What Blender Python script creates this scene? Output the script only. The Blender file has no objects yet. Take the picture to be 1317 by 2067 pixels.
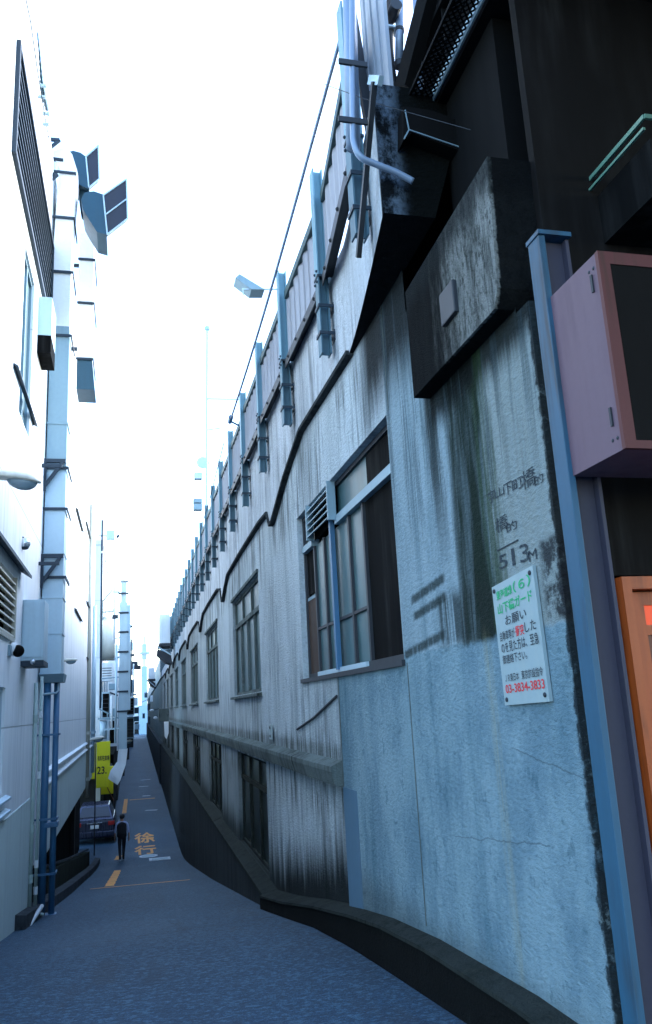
import bpy, bmesh, math, random
from mathutils import Vector, Matrix
random.seed(4)
R_ = math.radians
SC = bpy.context.scene
COL = SC.collection

# ------------------------------------------------------------------ camera
FPX = 1613.93
PPX, PPY = 658.5, 1033.5
dy = Vector((262.0-PPX, -(1440.0-PPY), -FPX)).normalized()
dz = Vector((302.0-PPX, -(-5722.0-PPY), -FPX)).normalized()
dx = dy.cross(dz).normalized()
dz = dx.cross(dy).normalized()
ROT = Matrix((dx, dy, dz))            # camera space -> world
CAM = Vector((0, 0, 5.5))
cam = bpy.data.cameras.new('camera')
cam.sensor_fit = 'VERTICAL'; cam.sensor_height = 36.0
cam.lens = FPX/2067.0*36.0
cam.clip_start = 0.05; cam.clip_end = 5000
camo = bpy.data.objects.new('camera', cam); COL.objects.link(camo)
camo.matrix_world = Matrix.Translation(CAM) @ ROT.to_4x4()
SC.camera = camo

# ------------------------------------------------------------------ light
SUN_EL, SUN_AZ = R_(33), R_(66)       # azimuth measured from +Y towards +X
w = bpy.data.worlds.new('World'); SC.world = w; w.use_nodes = True
nt = w.node_tree
bg = nt.nodes['Background']
sky = nt.nodes.new('ShaderNodeTexSky'); sky.sky_type = 'NISHITA'; sky.sun_disc = False
sky.sun_elevation = SUN_EL; sky.sun_rotation = SUN_AZ
sky.altitude = 0; sky.air_density = 1.2; sky.dust_density = 1.0; sky.ozone_density = 3.0
nt.links.new(sky.outputs[0], bg.inputs[0]); bg.inputs[1].default_value = 0.15
sun = bpy.data.lights.new('sun', 'SUN'); sun.energy = .5; sun.angle = R_(32); sun.color = (1, .98, .95)
suno = bpy.data.objects.new('sun', sun); COL.objects.link(suno)
sd = Vector((math.sin(SUN_AZ)*math.cos(SUN_EL), math.cos(SUN_AZ)*math.cos(SUN_EL), math.sin(SUN_EL)))
suno.rotation_euler = sd.to_track_quat('Z', 'Y').to_euler()
suno.location = (0, 0, 60)
vs = SC.view_settings
vs.view_transform = 'Standard'; vs.look = 'None'; vs.gamma = 1.0; vs.exposure = 2.65
SC.cycles.max_bounces = 8; SC.cycles.diffuse_bounces = 5
SC.cycles.use_denoising = True

# ------------------------------------------------------------------ measuring helpers
def ray(px, py): return ROT @ Vector((px-PPX, -(py-PPY), -FPX))
def onX(px, py, X): d = ray(px, py); return CAM + d*((X-CAM.x)/d.x)
def onY(px, py, Y): d = ray(px, py); return CAM + d*((Y-CAM.y)/d.y)
def onZ(px, py, Z): d = ray(px, py); return CAM + d*((Z-CAM.z)/d.z)
PROF = [(-60, 4.1), (0, 4.1), (2, 4.08), (4, 3.96), (6.3, 3.735), (7.5, 3.59), (9, 3.35), (10.4, 3.13), (12.8, 2.79), (18.4, 2.0),
        (25.7, 1.04), (28.5, .70), (30, .54), (31.5, .45), (33.5, .4), (3000, .4)]
def road_z(y):
    for (a, za), (b, zb) in zip(PROF, PROF[1:]):
        if y <= b: return za + (zb-za)*(y-a)/(b-a)
    return .4
def on_road(px, py):
    d = ray(px, py); lo, hi = .5, 400.0
    f = lambda y: (CAM.z + d.z*y/d.y) - road_z(y)
    for _ in range(60):
        m = (lo+hi)/2
        if f(m) > 0: lo = m
        else: hi = m
    return CAM + d*(lo/d.y)
def bend(y): return .012*max(0.0, y-8.0)

# ------------------------------------------------------------------ materials
class M:
    """small node-expression helper"""
    def __init__(s, name):
        s.m = bpy.data.materials.new(name); s.m.use_nodes = True
        s.t = s.m.node_tree; s.b = s.t.nodes['Principled BSDF']
        s.geo = s.t.nodes.new('ShaderNodeNewGeometry')
        s.pos = s.geo.outputs['Position']
        sp = s.t.nodes.new('ShaderNodeSeparateXYZ'); s.t.links.new(s.pos, sp.inputs[0])
        s.x, s.y, s.z = sp.outputs
    def _in(s, sock, v):
        if isinstance(v, bpy.types.NodeSocket): s.t.links.new(v, sock)
        elif isinstance(v, (tuple, list)) and len(v) == 3 and sock.type == 'RGBA': sock.default_value = (*v, 1)
        else: sock.default_value = v
    def math(s, op, a, b=0.0, c=None, clamp=False):
        n = s.t.nodes.new('ShaderNodeMath'); n.operation = op; n.use_clamp = clamp
        s._in(n.inputs[0], a); s._in(n.inputs[1], b)
        if c is not None: s._in(n.inputs[2], c)
        return n.outputs[0]
    def add(s, a, b): return s.math('ADD', a, b)
    def mul(s, a, b): return s.math('MULTIPLY', a, b)
    def sub(s, a, b): return s.math('SUBTRACT', a, b)
    def mx(s, a, b): return s.math('MAXIMUM', a, b)
    def step(s, v, a, b):                       # smoothstep a->b
        n = s.t.nodes.new('ShaderNodeMapRange'); n.interpolation_type = 'SMOOTHSTEP'
        s._in(n.inputs[0], v); n.inputs[1].default_value = a; n.inputs[2].default_value = b
        return n.outputs[0]
    def win(s, v, a, b, soft):                  # 1 inside [a,b]
        return s.mul(s.step(v, a-soft, a+soft), s.sub(1.0, s.step(v, b-soft, b+soft)))
    def noise(s, sx=1, sy=1, sz=1, scale=1, detail=4, rough=.55, off=0.0):
        v = s.t.nodes.new('ShaderNodeVectorMath'); v.operation = 'MULTIPLY_ADD'
        s._in(v.inputs[0], s.pos); v.inputs[1].default_value = (sx*scale, sy*scale, sz*scale); v.inputs[2].default_value = (off, off*1.7, off*.6)
        n = s.t.nodes.new('ShaderNodeTexNoise'); n.inputs['Scale'].default_value = 1
        n.inputs['Detail'].default_value = detail; n.inputs['Roughness'].default_value = rough
        s.t.links.new(v.outputs[0], n.inputs['Vector'])
        return n.outputs[0]
    def mix(s, f, a, b):
        n = s.t.nodes.new('ShaderNodeMix'); n.data_type = 'RGBA'
        s._in(n.inputs[0], f); s._in(n.inputs[6], a); s._in(n.inputs[7], b)
        return n.outputs[2]
    def bump(s, h, strength=.3, dist=.02, prev=None):
        n = s.t.nodes.new('ShaderNodeBump'); n.inputs['Strength'].default_value = strength; n.inputs['Distance'].default_value = dist
        s._in(n.inputs['Height'], h)
        if prev is not None: s.t.links.new(prev, n.inputs['Normal'])
        return n.outputs[0]
    def out(s, col=None, rough=.8, metal=0.0, normal=None, spec=None):
        if col is not None: s._in(s.b.inputs['Base Color'], col)
        s._in(s.b.inputs['Roughness'], rough); s._in(s.b.inputs['Metallic'], metal)
        if normal is not None: s.t.links.new(normal, s.b.inputs['Normal'])
        if spec is not None: s.b.inputs['Specular IOR Level'].default_value = spec
        return s.m

def paint(name, col, rough=.5, metal=0.0, wear=.25, dirt=(.05, .05, .05), scale=3.0, streak=True):
    """painted surface with faint vertical dirt runs, blotches and a slight unevenness"""
    m = M(name)
    n1 = m.noise(4, 4, .35 if streak else 4, scale, 4)
    n2 = m.noise(1, 1, 1, scale*.4, 3, off=7)
    f = m.mul(m.mul(m.step(n1, .42, .75), m.step(n2, .3, .75)), wear*1.6)
    n3 = m.noise(1, 1, 1, scale*9, 2)
    c = m.mix(f, col, dirt)
    c = m.mix(m.mul(m.step(n3, .3, .8), .12), c, tuple(v*.6 for v in col))
    nb = m.bump(n2, .08, .02)
    return m.out(c, m.add(rough, m.mul(n1, .12)), metal, nb)

def concrete(name, light, dark, streak=.8, fine=.35, bump=.5, scale=1.0, extra=None, moss=(.05, .06, .045)):
    m = M(name)
    s1 = m.noise(1.5, 1.5, .16, scale*1.3, 6, .62)
    s2 = m.noise(3.6, 3.6, .12, scale*1.6, 6, .68, off=11)
    big = m.noise(.7, .7, .5, scale, 4, .6, off=3)
    f = m.mul(m.step(s1, .40, .72), streak)
    f2 = m.mul(m.mul(m.step(s2, .47, .66), m.step(big, .44, .60)), streak)
    c = m.mix(f, light, tuple((a*.45+b*.55) for a, b in zip(light, dark)))
    c = m.mix(f2, c, dark)
    g = m.noise(1, 1, 1, scale*38, 3, .7)
    c = m.mix(m.mul(m.step(g, .35, .75), fine), c, tuple(v*.55 for v in light))
    gr = m.noise(1, 1.3, .5, scale*5.5, 5, .7, off=29)
    c = m.mix(m.mul(m.mul(m.step(gr, .50, .66), m.step(big, .34, .60)), .75*streak), c, tuple((a*.3+b*.7) for a, b in zip(light, dark)))
    dr = m.noise(4.5, 4.5, .3, scale, 6, .74, off=37)
    c = m.mix(m.mul(m.mul(m.step(dr, .58, .68), m.step(big, .42, .62)), .85*streak), c, (.035, .045, .042))
    bl = m.noise(1, 1, .7, scale*2.1, 6, .7, off=23)
    c = m.mix(m.mul(m.step(bl, .60, .74), .5*streak), c, moss)
    st = m.noise(1, 1, 1.9, scale*24, 4, .7, off=5)
    c = m.mix(m.mul(m.sub(1.0, m.step(st, .34, .52)), .30), c, tuple(v*.45 for v in light))
    if extra: c = extra(m, c)
    nb = m.bump(st, min(1.0, bump*1.6), .02)
    nb = m.bump(big, .25, .05, nb)
    return m.out(c, .95, 0, nb, spec=.05)

def pier_extra(m, c):
    """stains and painted-in shade of the near abutment (world Y runs along the wall)"""
    wob = m.noise(1, 3, .35, 2.2, 5, .65, off=2)
    fine = m.noise(1, 14, .5, 2.0, 4, .6, off=9)
    yy = m.add(m.y, m.mul(m.sub(wob, .5), .38))
    zz = m.add(m.z, m.mul(m.sub(m.noise(1, 4, 1, 2, 3, off=14), .5), .07))
    raw = m.win(m.y, 2.0, 4.92, .02)
    near = m.mul(raw, m.step(zz, 5.76, 5.79))                      # bare concrete above the paint line
    c = m.mix(m.mul(near, .62), c, (.125, .215, .26))
    low = m.mul(m.win(m.y, 2.0, 6.66, .01), m.sub(1.0, m.step(zz, 5.76, 5.79)))
    c = m.mix(m.mul(low, .82), c, m.mix(m.step(m.noise(1, 1.4, .8, 1.7, 6, .7, off=91), .36, .64), (.060, .140, .190), (.145, .245, .29)))
    # right-hand beige bare part
    rb = m.mul(near, m.sub(1.0, m.step(yy, 3.42, 3.50)))
    c = m.mix(m.mul(rb, m.add(.35, m.mul(fine, .5))), c, (.22, .24, .215))
    # main black-green run
    run = m.mul(m.mul(m.win(yy, 3.45, 3.93, .07), m.step(zz, 5.74, 5.78)), m.sub(1.0, m.step(m.z, 7.5, 8.4)))
    c = m.mix(m.mul(run, m.math('MINIMUM', .97, m.add(.62, m.mul(m.step(wob, .25, .6), .4)))), c, (.007, .014, .008))
    run2 = m.mul(m.mul(m.win(yy, 4.03, 4.20, .06), m.step(m.z, 5.95, 6.9)), m.step(fine, .25, .55))
    c = m.mix(m.mul(run2, .9), c, (.012, .018, .018))
    foot = m.mul(m.mul(m.win(yy, 3.5, 4.30, .05), m.win(zz, 5.77, 6.05, .05)), m.step(fine, .3, .55))
    c = m.mix(m.mul(foot, .8), c, (.016, .022, .020))
    ub = m.mul(m.win(yy, 2.8, 4.15, .05), m.step(m.add(m.z, m.mul(m.sub(fine, .5), .15)), 6.93, 7.12))  # shadow below the bearing block, painted onto the wall
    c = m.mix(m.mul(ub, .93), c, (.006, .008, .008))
    ge = m.mul(m.mul(near, m.win(yy, 3.40, 3.56, .04)), m.step(fine, .3, .6))
    c = m.mix(m.mul(ge, .7), c, (.022, .045, .018))
    je = m.noise(1, 1, 1, 11, 4, .7, off=71)
    edge = m.sub(1.0, m.step(m.add(m.y, m.mul(m.sub(je, .5), .10)), 2.905, 2.93))
    c = m.mix(m.mul(edge, .9), c, (.008, .009, .010))
    # soot under the soffit, with the soffit's shade painted in
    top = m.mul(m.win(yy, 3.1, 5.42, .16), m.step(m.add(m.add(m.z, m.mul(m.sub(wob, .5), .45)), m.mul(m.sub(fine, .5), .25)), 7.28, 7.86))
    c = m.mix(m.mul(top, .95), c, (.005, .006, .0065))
    ns = m.noise(1, 6.5, .3, 1.6, 5, .7, off=111)
    c = m.mix(m.mul(m.mul(near, m.mul(m.step(ns, .50, .62), m.step(m.z, 6.1, 7.1))), .6), c, (.035, .055, .065))
    # three slanting brush marks beside the window
    sl = m.add(m.z, m.mul(m.sub(m.y, 4.4), .10))
    for z0, y0, y1 in ((6.12, 4.14, 4.70), (6.015, 4.14, 4.68), (5.82, 4.2, 4.9)):
        bm_ = m.mul(m.mul(m.win(m.add(sl, m.mul(m.sub(fine, .5), .025)), z0-.026, z0+.026, .014), m.win(m.y, y0, y1, .03)), m.step(fine, .2, .45))
        c = m.mix(m.mul(bm_, .85), c, (.02, .03, .03))
    # dark blotch right of the notice
    bl = m.noise(1, 1, 1, 9, 4, .7, off=31)
    b2 = m.mul(m.mul(m.win(m.add(m.y, m.mul(m.sub(bl, .5), .12)), 2.80, 3.055, .03), m.win(zz, 5.79, 6.13, .02)), m.step(bl, .38, .56))
    c = m.mix(m.mul(b2, .9), c, (.02, .022, .026))
    pk = m.noise(1, 1.2, 1, 6.5, 6, .75, off=95)
    c = m.mix(m.mul(m.mul(low, m.step(pk, .56, .66)), .5), c, (.045, .10, .135))
    c = m.mix(m.mul(m.mul(low, m.step(pk, .40, .33)), .45), c, (.21, .30, .33))
    # rust runs on the painted lower part
    rr = m.mul(m.mul(m.win(m.add(m.y, m.mul(m.z, -.02)), 3.52, 3.60, .03), m.win(m.z, 4.2, 5.76, .1)), m.step(fine, .3, .7))
    c = m.mix(m.mul(rr, .38), c, (.28, .27, .16))
    # hairline cracks
    for z0, k, y0, y1 in ((4.83, .10, 3.25, 4.3), (5.28, -.14, 2.9, 3.5)):
        ck = m.mul(m.win(m.add(m.add(m.z, m.mul(m.y, k)), m.mul(m.sub(wob, .5), .05)), z0+k*3.7-.002, z0+k*3.7+.002, .004), m.win(m.y, y0, y1, .05))
        c = m.mix(m.mul(ck, .7), c, (.03, .04, .05))
    bd = m.mul(m.sub(1.0, m.step(m.add(m.z, m.mul(wob, .25)), 4.24, 4.50)), m.win(m.y, 2.5, 6.6, .1))
    c = m.mix(m.mul(bd, .55), c, (.05, .065, .07))
    # rising damp at the base of the lower wall beyond the pier; darker patches by the string course
    lw = m.step(m.y, 6.62, 6.68)
    damp = m.mul(lw, m.sub(1.0, m.step(m.sub(m.sub(m.z, m.mul(m.mx(0.0, m.sub(10.4, m.y)), .19)), m.mul(s_, .8)), 2.95, 3.55))) if (s_ := m.noise(1, 5, .25, 1.4, 5, .65, off=17)) else None
    c = m.mix(m.mul(damp, .97), c, (.007, .010, .010))
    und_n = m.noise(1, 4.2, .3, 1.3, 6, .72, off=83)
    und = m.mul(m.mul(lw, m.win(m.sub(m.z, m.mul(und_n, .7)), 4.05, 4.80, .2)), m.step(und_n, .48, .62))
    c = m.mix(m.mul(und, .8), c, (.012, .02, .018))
    ov = m.mul(m.mul(lw, m.win(m.sub(m.z, m.mul(fine, .25)), 4.85, 5.02, .05)), m.step(fine, .3, .6))
    c = m.mix(m.mul(ov, .7), c, (.04, .05, .04))
    # runs below the cornice
    cn = m.noise(1, 3.4, .25, 1.5, 6, .72, off=121)
    cr = m.mul(m.mul(m.step(m.y, 4.9, 5.2), m.win(m.add(m.z, m.mul(cn, .7)), 7.75, 8.5, .2)), m.step(cn, .46, .60))
    c = m.mix(m.mul(cr, .65), c, (.035, .048, .05))
    dn = m.mul(m.mul(lw, m.step(m.y, 9.5, 11.5)), m.sub(1.0, m.step(m.z, 4.5, 4.9)))
    c = m.mix(m.mul(dn, .5), c, (.05, .065, .065))
    far = m.step(m.y, 14.0, 34.0)  # darkness down the lane painted in, with a more olive concrete tone
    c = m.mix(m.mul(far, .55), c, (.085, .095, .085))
    return c

WALL_L, WALL_D = (.46, .54, .58), (.05, .07, .075)
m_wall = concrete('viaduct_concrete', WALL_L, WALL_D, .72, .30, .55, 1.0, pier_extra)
def parapet_extra(m, c):
    n = m.noise(1, 1, .7, 7, 5, .75, off=44); k = m.sub(1.0, m.step(m.y, 3.87, 3.90))
    e = m.mix(m.step(n, .44, .64), (.006, .008, .010), (.10, .14, .19))
    e = m.mix(m.step(m.add(m.x, m.mul(m.sub(n, .5), .2)), 1.50, 1.60), e, (.004, .005, .005))
    d = m.noise(1, 3, .25, 2.4, 5, .7, off=48)
    c = m.mix(m.mul(m.mul(m.step(d, .5, .64), m.sub(1.0, m.step(m.add(m.z, m.mul(d, .6)), 8.5, 9.1))), .55), c, (.06, .075, .08))
    return m.mix(k, c, e)
m_parapet = concrete('parapet_concrete', (.52, .58, .63), (.09, .11, .12), .75, .35, .6, 1.0, parapet_extra)
m_plinth = concrete('plinth_concrete', (.040, .050, .056), (.008, .009, .009), .8, .5, .8, 1.4)
m_ledge = concrete('ledge_concrete', (.036, .044, .041), (.012, .015, .013), .9, .6, .9, 2.4)
m_basek = concrete('black_kerb_face', (.0075, .0085, .0085), (.003, .0035, .0035), .6, .4, .8, 1.4)
m_string = concrete('string_course_concrete', (.15, .19, .19), (.012, .016, .014), .95, .5, .8, 1.6)
def block_extra(m, c):
    n = m.noise(1, 4, .6, 3, 5, .65, off=8); sp = m.noise(1, 1.5, .7, 24, 5, .8, off=19); vs_ = m.noise(1, 6, .8, 2.2, 5, .7, off=27)
    c = m.mix(m.mul(m.step(sp, .46, .62), .8), c, (.035, .042, .038))
    c = m.mix(m.mul(m.step(vs_, .48, .62), .6), c, (.03, .036, .034))
    d = m.step(m.add(m.y, m.mul(m.sub(n, .5), .9)), 3.24, 3.74)  # shade under the bridge painted over the block's far part
    c = m.mix(m.mul(d, .98), c, (.003, .004, .0045))
    u = m.step(m.add(m.z, m.mul(n, .25)), 7.80, 7.98)  # block top darkened in colour for the bridge's shade
    c = m.mix(m.mul(u, .8), c, (.014, .018, .02))
    return m.mix(m.mul(m.step(m.add(m.x, m.mul(m.sub(sp, .5), .03)), 1.608, 1.622), .97), c, (.005, .006, .007))  # end face coloured near black for its shade
m_block = concrete('bearing_block_concrete', (.29, .31, .30), (.03, .04, .04), .9, .8, 1.0, 2.6, block_extra)
m_spall = concrete('end_face_concrete', (.16, .19, .23), (.008, .01, .012), .95, .8, 1.0, 3.5)
m_kerb = concrete('kerb_concrete', (.09, .10, .11), (.012, .014, .014), .9, .5, .7, 2.0)
m_dark = paint('dark_recess_shade', (.016, .018, .018), .9)  # dark tone standing in for shade in recesses and at wall feet
m_soot_shade = concrete('sooty_shaded_soffit', (.012, .014, .016), (.004, .005, .005), .6, .4, .5, 2.0)  # soot and the underside's shade together in the colour
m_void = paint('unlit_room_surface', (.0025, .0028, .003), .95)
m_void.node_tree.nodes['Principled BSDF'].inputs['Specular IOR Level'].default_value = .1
m_teal = paint('teal_steel_paint', (.15, .30, .38), .45, .1, .35, (.05, .08, .09))
m_teal_lo = paint('teal_steel_weathered', (.07, .15, .20), .5, .1, .4, (.03, .04, .05))
m_panel = paint('barrier_sheet', (.33, .37, .43), .55, .1, .35, (.16, .18, .2))
m_rail_dk = paint('dark_green_capping', (.03, .07, .075), .5, .2)
m_steel_dk = paint('dark_steel', (.030, .036, .045), .5, .4)
m_girder = paint('girder_paint', (.0035, .0038, .0042), .8, .0, .4, (.002, .002, .002))
m_girder.node_tree.nodes['Principled BSDF'].inputs['Specular IOR Level'].default_value = .12
m_blue = paint('blue_steel_paint', (.018, .082, .145), .5, .0, .7, (.02, .03, .04), 4)
m_violet = paint('column_shaded_side', (.035, .034, .058), .6, .0, .4, (.04, .04, .05), 5)  # darker tone of the column's unlit side put into the colour
m_pipe = paint('grey_blue_pipe', (.22, .30, .42), .35, .2, .2)
m_hose = paint('black_flexible_hose', (.014, .017, .022), .5)
def white_wall():
    m = M('white_render')
    n = m.noise(4, 3.2, .3, .9, 5, .65); n2 = m.noise(1, 1, 1, .45, 4, .6, off=7); n3 = m.noise(1, 9, .25, 1.2, 4, .65, off=12)
    c = m.mix(m.mul(m.step(n, .44, .68), .30), (.76, .81, .83), (.46, .52, .56))
    c = m.mix(m.mul(m.mul(m.step(n3, .52, .66), m.step(n2, .42, .6)), .45), c, (.32, .38, .41))
    fy = m.math('FRACT', m.mul(m.y, 1/1.82)); fz = m.math('FRACT', m.mul(m.z, 1/2.7))
    j = m.mx(m.win(fy, .0, .010, .003), m.win(fz, .0, .007, .002))
    c = m.mix(m.mul(j, .55), c, (.25, .29, .32))
    return m.out(c, m.add(.6, m.mul(n, .12)), 0, m.bump(m.sub(1.0, j), .5, .01))
m_white = white_wall()
m_enamel = paint('white_enamel_sheet', (.86, .88, .9), .4, 0, .08, (.5, .55, .6), 2)
m_grey_wall = paint('grey_green_render', (.52, .63, .62), .75, 0, .35, (.25, .3, .31), 1.2)
m_galv = paint('galvanised_sheet', (.42, .56, .64), .45, .25, .25, (.22, .3, .36), 2)
m_galv_dk = paint('dull_galvanised_sheet', (.22, .33, .39), .5, .25, .25, (.12, .2, .25), 2)
m_clamp = paint('navy_clamp_steel', (.018, .035, .055), .5, .3)
m_hood = paint('hood_steel', (.022, .070, .105), .35, .4, .3, (.03, .05, .06))
m_mouth = paint('hood_mouth_mesh', (.020, .028, .05), .7)
m_slat = paint('louvre_slat', (.022, .055, .08), .4, .2, .3)
m_cream = paint('cream_plastic', (.62, .62, .54), .4)
m_bluepipe = paint('blue_downpipe', (.035, .13, .25), .4, .0, .35, (.03, .06, .09))
m_greenpipe = paint('pale_green_pipe', (.36, .47, .45), .45, 0, .3)
m_beige = paint('beige_pipe', (.45, .45, .38), .5)
m_yellow = paint('yellow_board', (.75, .68, .006), .45, 0, .2, (.4, .38, .02))
m_black = paint('black_lettering', (.015, .02, .02), .7)
m_orange_mark = paint('orange_road_paint', (.80, .36, .10), .8, 0, .6, (.06, .08, .11), 9, False)
m_white_mark = paint('white_road_paint', (.55, .60, .64), .8, 0, .8, (.06, .08, .11), 9, False)
m_pink = paint('pink_sign_sheet', (.125, .075, .100), .6, 0, .55, (.06, .03, .045), 3.5)
m_pinkedge = paint('rose_frame', (.095, .022, .021), .6, 0, .7, (.05, .02, .012), 6)
m_wood = paint('orange_lit_wood', (.40, .075, .009), .4, 0, .6, (.10, .022, .006), 7)  # orange light on the door put into the wood colour
m_board = paint('dark_brown_board', (.040, .018, .008), .7, 0, .5)
m_wood_dk = paint('dark_stained_wood', (.13, .026, .006), .4, 0, .3)
m_brown = paint('brown_panel', (.0042, .0036, .0034), .8)
m_brown.node_tree.nodes['Principled BSDF'].inputs['Specular IOR Level'].default_value = .15
m_greenlit = paint('green_lit_edge', (.10, .22, .16), .4, 0, .3)  # green light on the canopy edge put into its colour
m_pole = paint('pale_mast_paint', (.75, .80, .84), .6)
m_farblue = paint('far_glass_facade', (.35, .55, .72), .5)
m_sign = paint('notice_enamel', (.27, .355, .375), .4, 0, .22, (.4, .42, .36), 4)
m_green_ink = paint('green_ink', (.012, .36, .14), .6)
m_red_ink = paint('red_ink', (.62, .03, .04), .6)
m_dark_ink = paint('navy_ink', (.02, .035, .05), .6)
m_wall_ink = paint('wall_brush_paint', (.015, .025, .035), .9, 0, .7, (.12, .16, .17), 14, False)
m_patch = paint('blue_grey_repair_paint', (.055, .125, .19), .8, 0, .35, (.10, .15, .2), 3)
m_skin = paint('skin', (.42, .24, .17), .6)
m_cloth = paint('black_cloth', (.012, .013, .018), .9)
m_shirt = paint('pale_blue_shirt', (.40, .46, .68), .85)
m_hair = paint('black_hair', (.010, .009, .010), .5)
m_carp = paint('dark_car_paint', (.055, .065, .11), .22, .65, .1)
m_carglass = paint('car_glass', (.015, .02, .03), .08, 0, .05)
m_tail = paint('red_tail_lamp', (.35, .02, .02), .25)
m_plate = paint('number_plate', (.6, .65, .7), .5)
m_tyre = paint('tyre_rubber', (.02, .02, .02), .9)
m_chrome = paint('bright_trim', (.6, .65, .7), .2, .8, .05)
m_tankw = paint('water_tank_skin', (.62, .64, .58), .4, 0, .35, (.25, .25, .14), 2)
m_moss = concrete('mossy_low_wall', (.040, .048, .038), (.008, .010, .009), .9, .5, .8, 2.0, None, (.05, .07, .02))

def glass_mat(name, col, rough=.28):
    m = M(name)
    n = m.noise(1, 1, .5, 2.5, 4, .6); n2 = m.noise(6, 6, .4, 2, 3, off=4)
    c = m.mix(m.step(n, .35, .7), col, tuple(v*.6 for v in col))
    c = m.mix(m.mul(m.step(n2, .5, .75), .35), c, (.08, .10, .09))
    m.b.inputs['Coat Weight'].default_value = .12; m.b.inputs['Coat Roughness'].default_value = .12
    return m.out(c, rough)
m_pane = glass_mat('frosted_teal_pane', (.045, .115, .130), .45)
m_pane_dk = glass_mat('dull_dark_pane', (.018, .028, .024), .3)
m_lens = paint('lamp_bowl_glass', (.16, .24, .28), .15, 0, .1)
m_pane_l = glass_mat('blue_window_pane', (.07, .15, .20), .15)

def asphalt():
    m = M('asphalt')
    g = m.noise(1, 1, 1, 90, 2, .8); big = m.noise(1, .5, 1, .7, 5, .6, off=3); mid = m.noise(1, .6, 1, 4.5, 4, .65, off=6)
    v = m.noise(1, 1, 1, 34, 3, .8, off=13)
    c = m.mix(m.step(g, .40, .62), (.0070, .031, .064), (.042, .128, .215))
    g2 = m.noise(1, 1, 1, 30, 4, .8, off=61)
    c = m.mix(m.mul(m.step(g2, .50, .62), .55), c, (.012, .042, .082))
    ed = m.mul(m.step(m.x, .9, 1.55), m.step(m.y, 4, 6))
    c = m.mix(m.mul(ed, m.mul(m.step(mid, .35, .6), .55)), c, (.012, .022, .030))
    pt = m.mul(m.win(m.add(m.x, m.mul(m.sub(mid, .5), .06)), -.35, .55, .01), m.win(m.add(m.y, m.mul(m.sub(mid, .5), .1)), 12.2, 16.5, .02))
    c = m.mix(m.mul(pt, .35), c, (.010, .026, .045))
    c = m.mix(m.mul(m.step(big, .35, .7), .45), c, (.022, .050, .085))
    c = m.mix(m.mul(m.step(mid, .52, .72), .35), c, (.045, .10, .165))
    mo = m.noise(1.2, 3.2, 1, 5.5, 5, .72, off=77); mo2 = m.noise(1.5, 2.2, 1, 15, 4, .75, off=81)
    c = m.mix(m.mul(m.step(mo, .50, .66), .55), c, (.009, .030, .055))
    c = m.mix(m.mul(m.step(mo2, .53, .62), .6), c, (.062, .140, .20))
    c = m.mix(m.mul(m.sub(1.0, m.step(mo2, .38, .47)), .6), c, (.006, .021, .040))
    c = m.mix(m.mul(m.step(v, .66, .74), .6), c, (.11, .17, .23))
    a3 = m.noise(1, 1.25, 1, 21, 4, .8, off=101)
    c = m.mix(m.mul(m.step(a3, .47, .53), .5), c, (.0065, .018, .036))
    c = m.mix(m.mul(m.sub(1.0, m.step(a3, .37, .45)), .6), c, (.075, .165, .24))
    st = m.noise(1.4, .25, 1, 2.2, 4, .6, off=40)
    c = m.mix(m.mul(m.step(st, .58, .72), .4), c, (.02, .028, .04))
    # worn seam across the ramp
    wob = m.noise(1, 1, 1, 1.5, 3, off=50)
    seam = m.win(m.add(m.add(m.y, m.mul(m.x, -.35)), m.mul(m.sub(wob, .5), .5)), 8.63, 8.67, .03)
    c = m.mix(m.mul(seam, .6), c, (.012, .016, .024))
    nb = m.bump(g, .9, .012); nb = m.bump(mid, .2, .03, nb)
    return m.out(c, m.add(.58, m.mul(big, .2)), 0, nb, spec=.28)
m_asphalt = asphalt()
m_ground = concrete('ground_soil', (.08, .085, .09), (.03, .03, .03), .5, .5, .6, .6)

def emit(name, col, strength):
    m = M(name); m.b.inputs['Emission Color'].default_value = (*col, 1); m.b.inputs['Emission Strength'].default_value = strength
    return m.out(tuple(c*.4 for c in col), .5)
m_redglass = emit('lit_red_door_glass', (1.0, .10, .02), .09)

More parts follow.
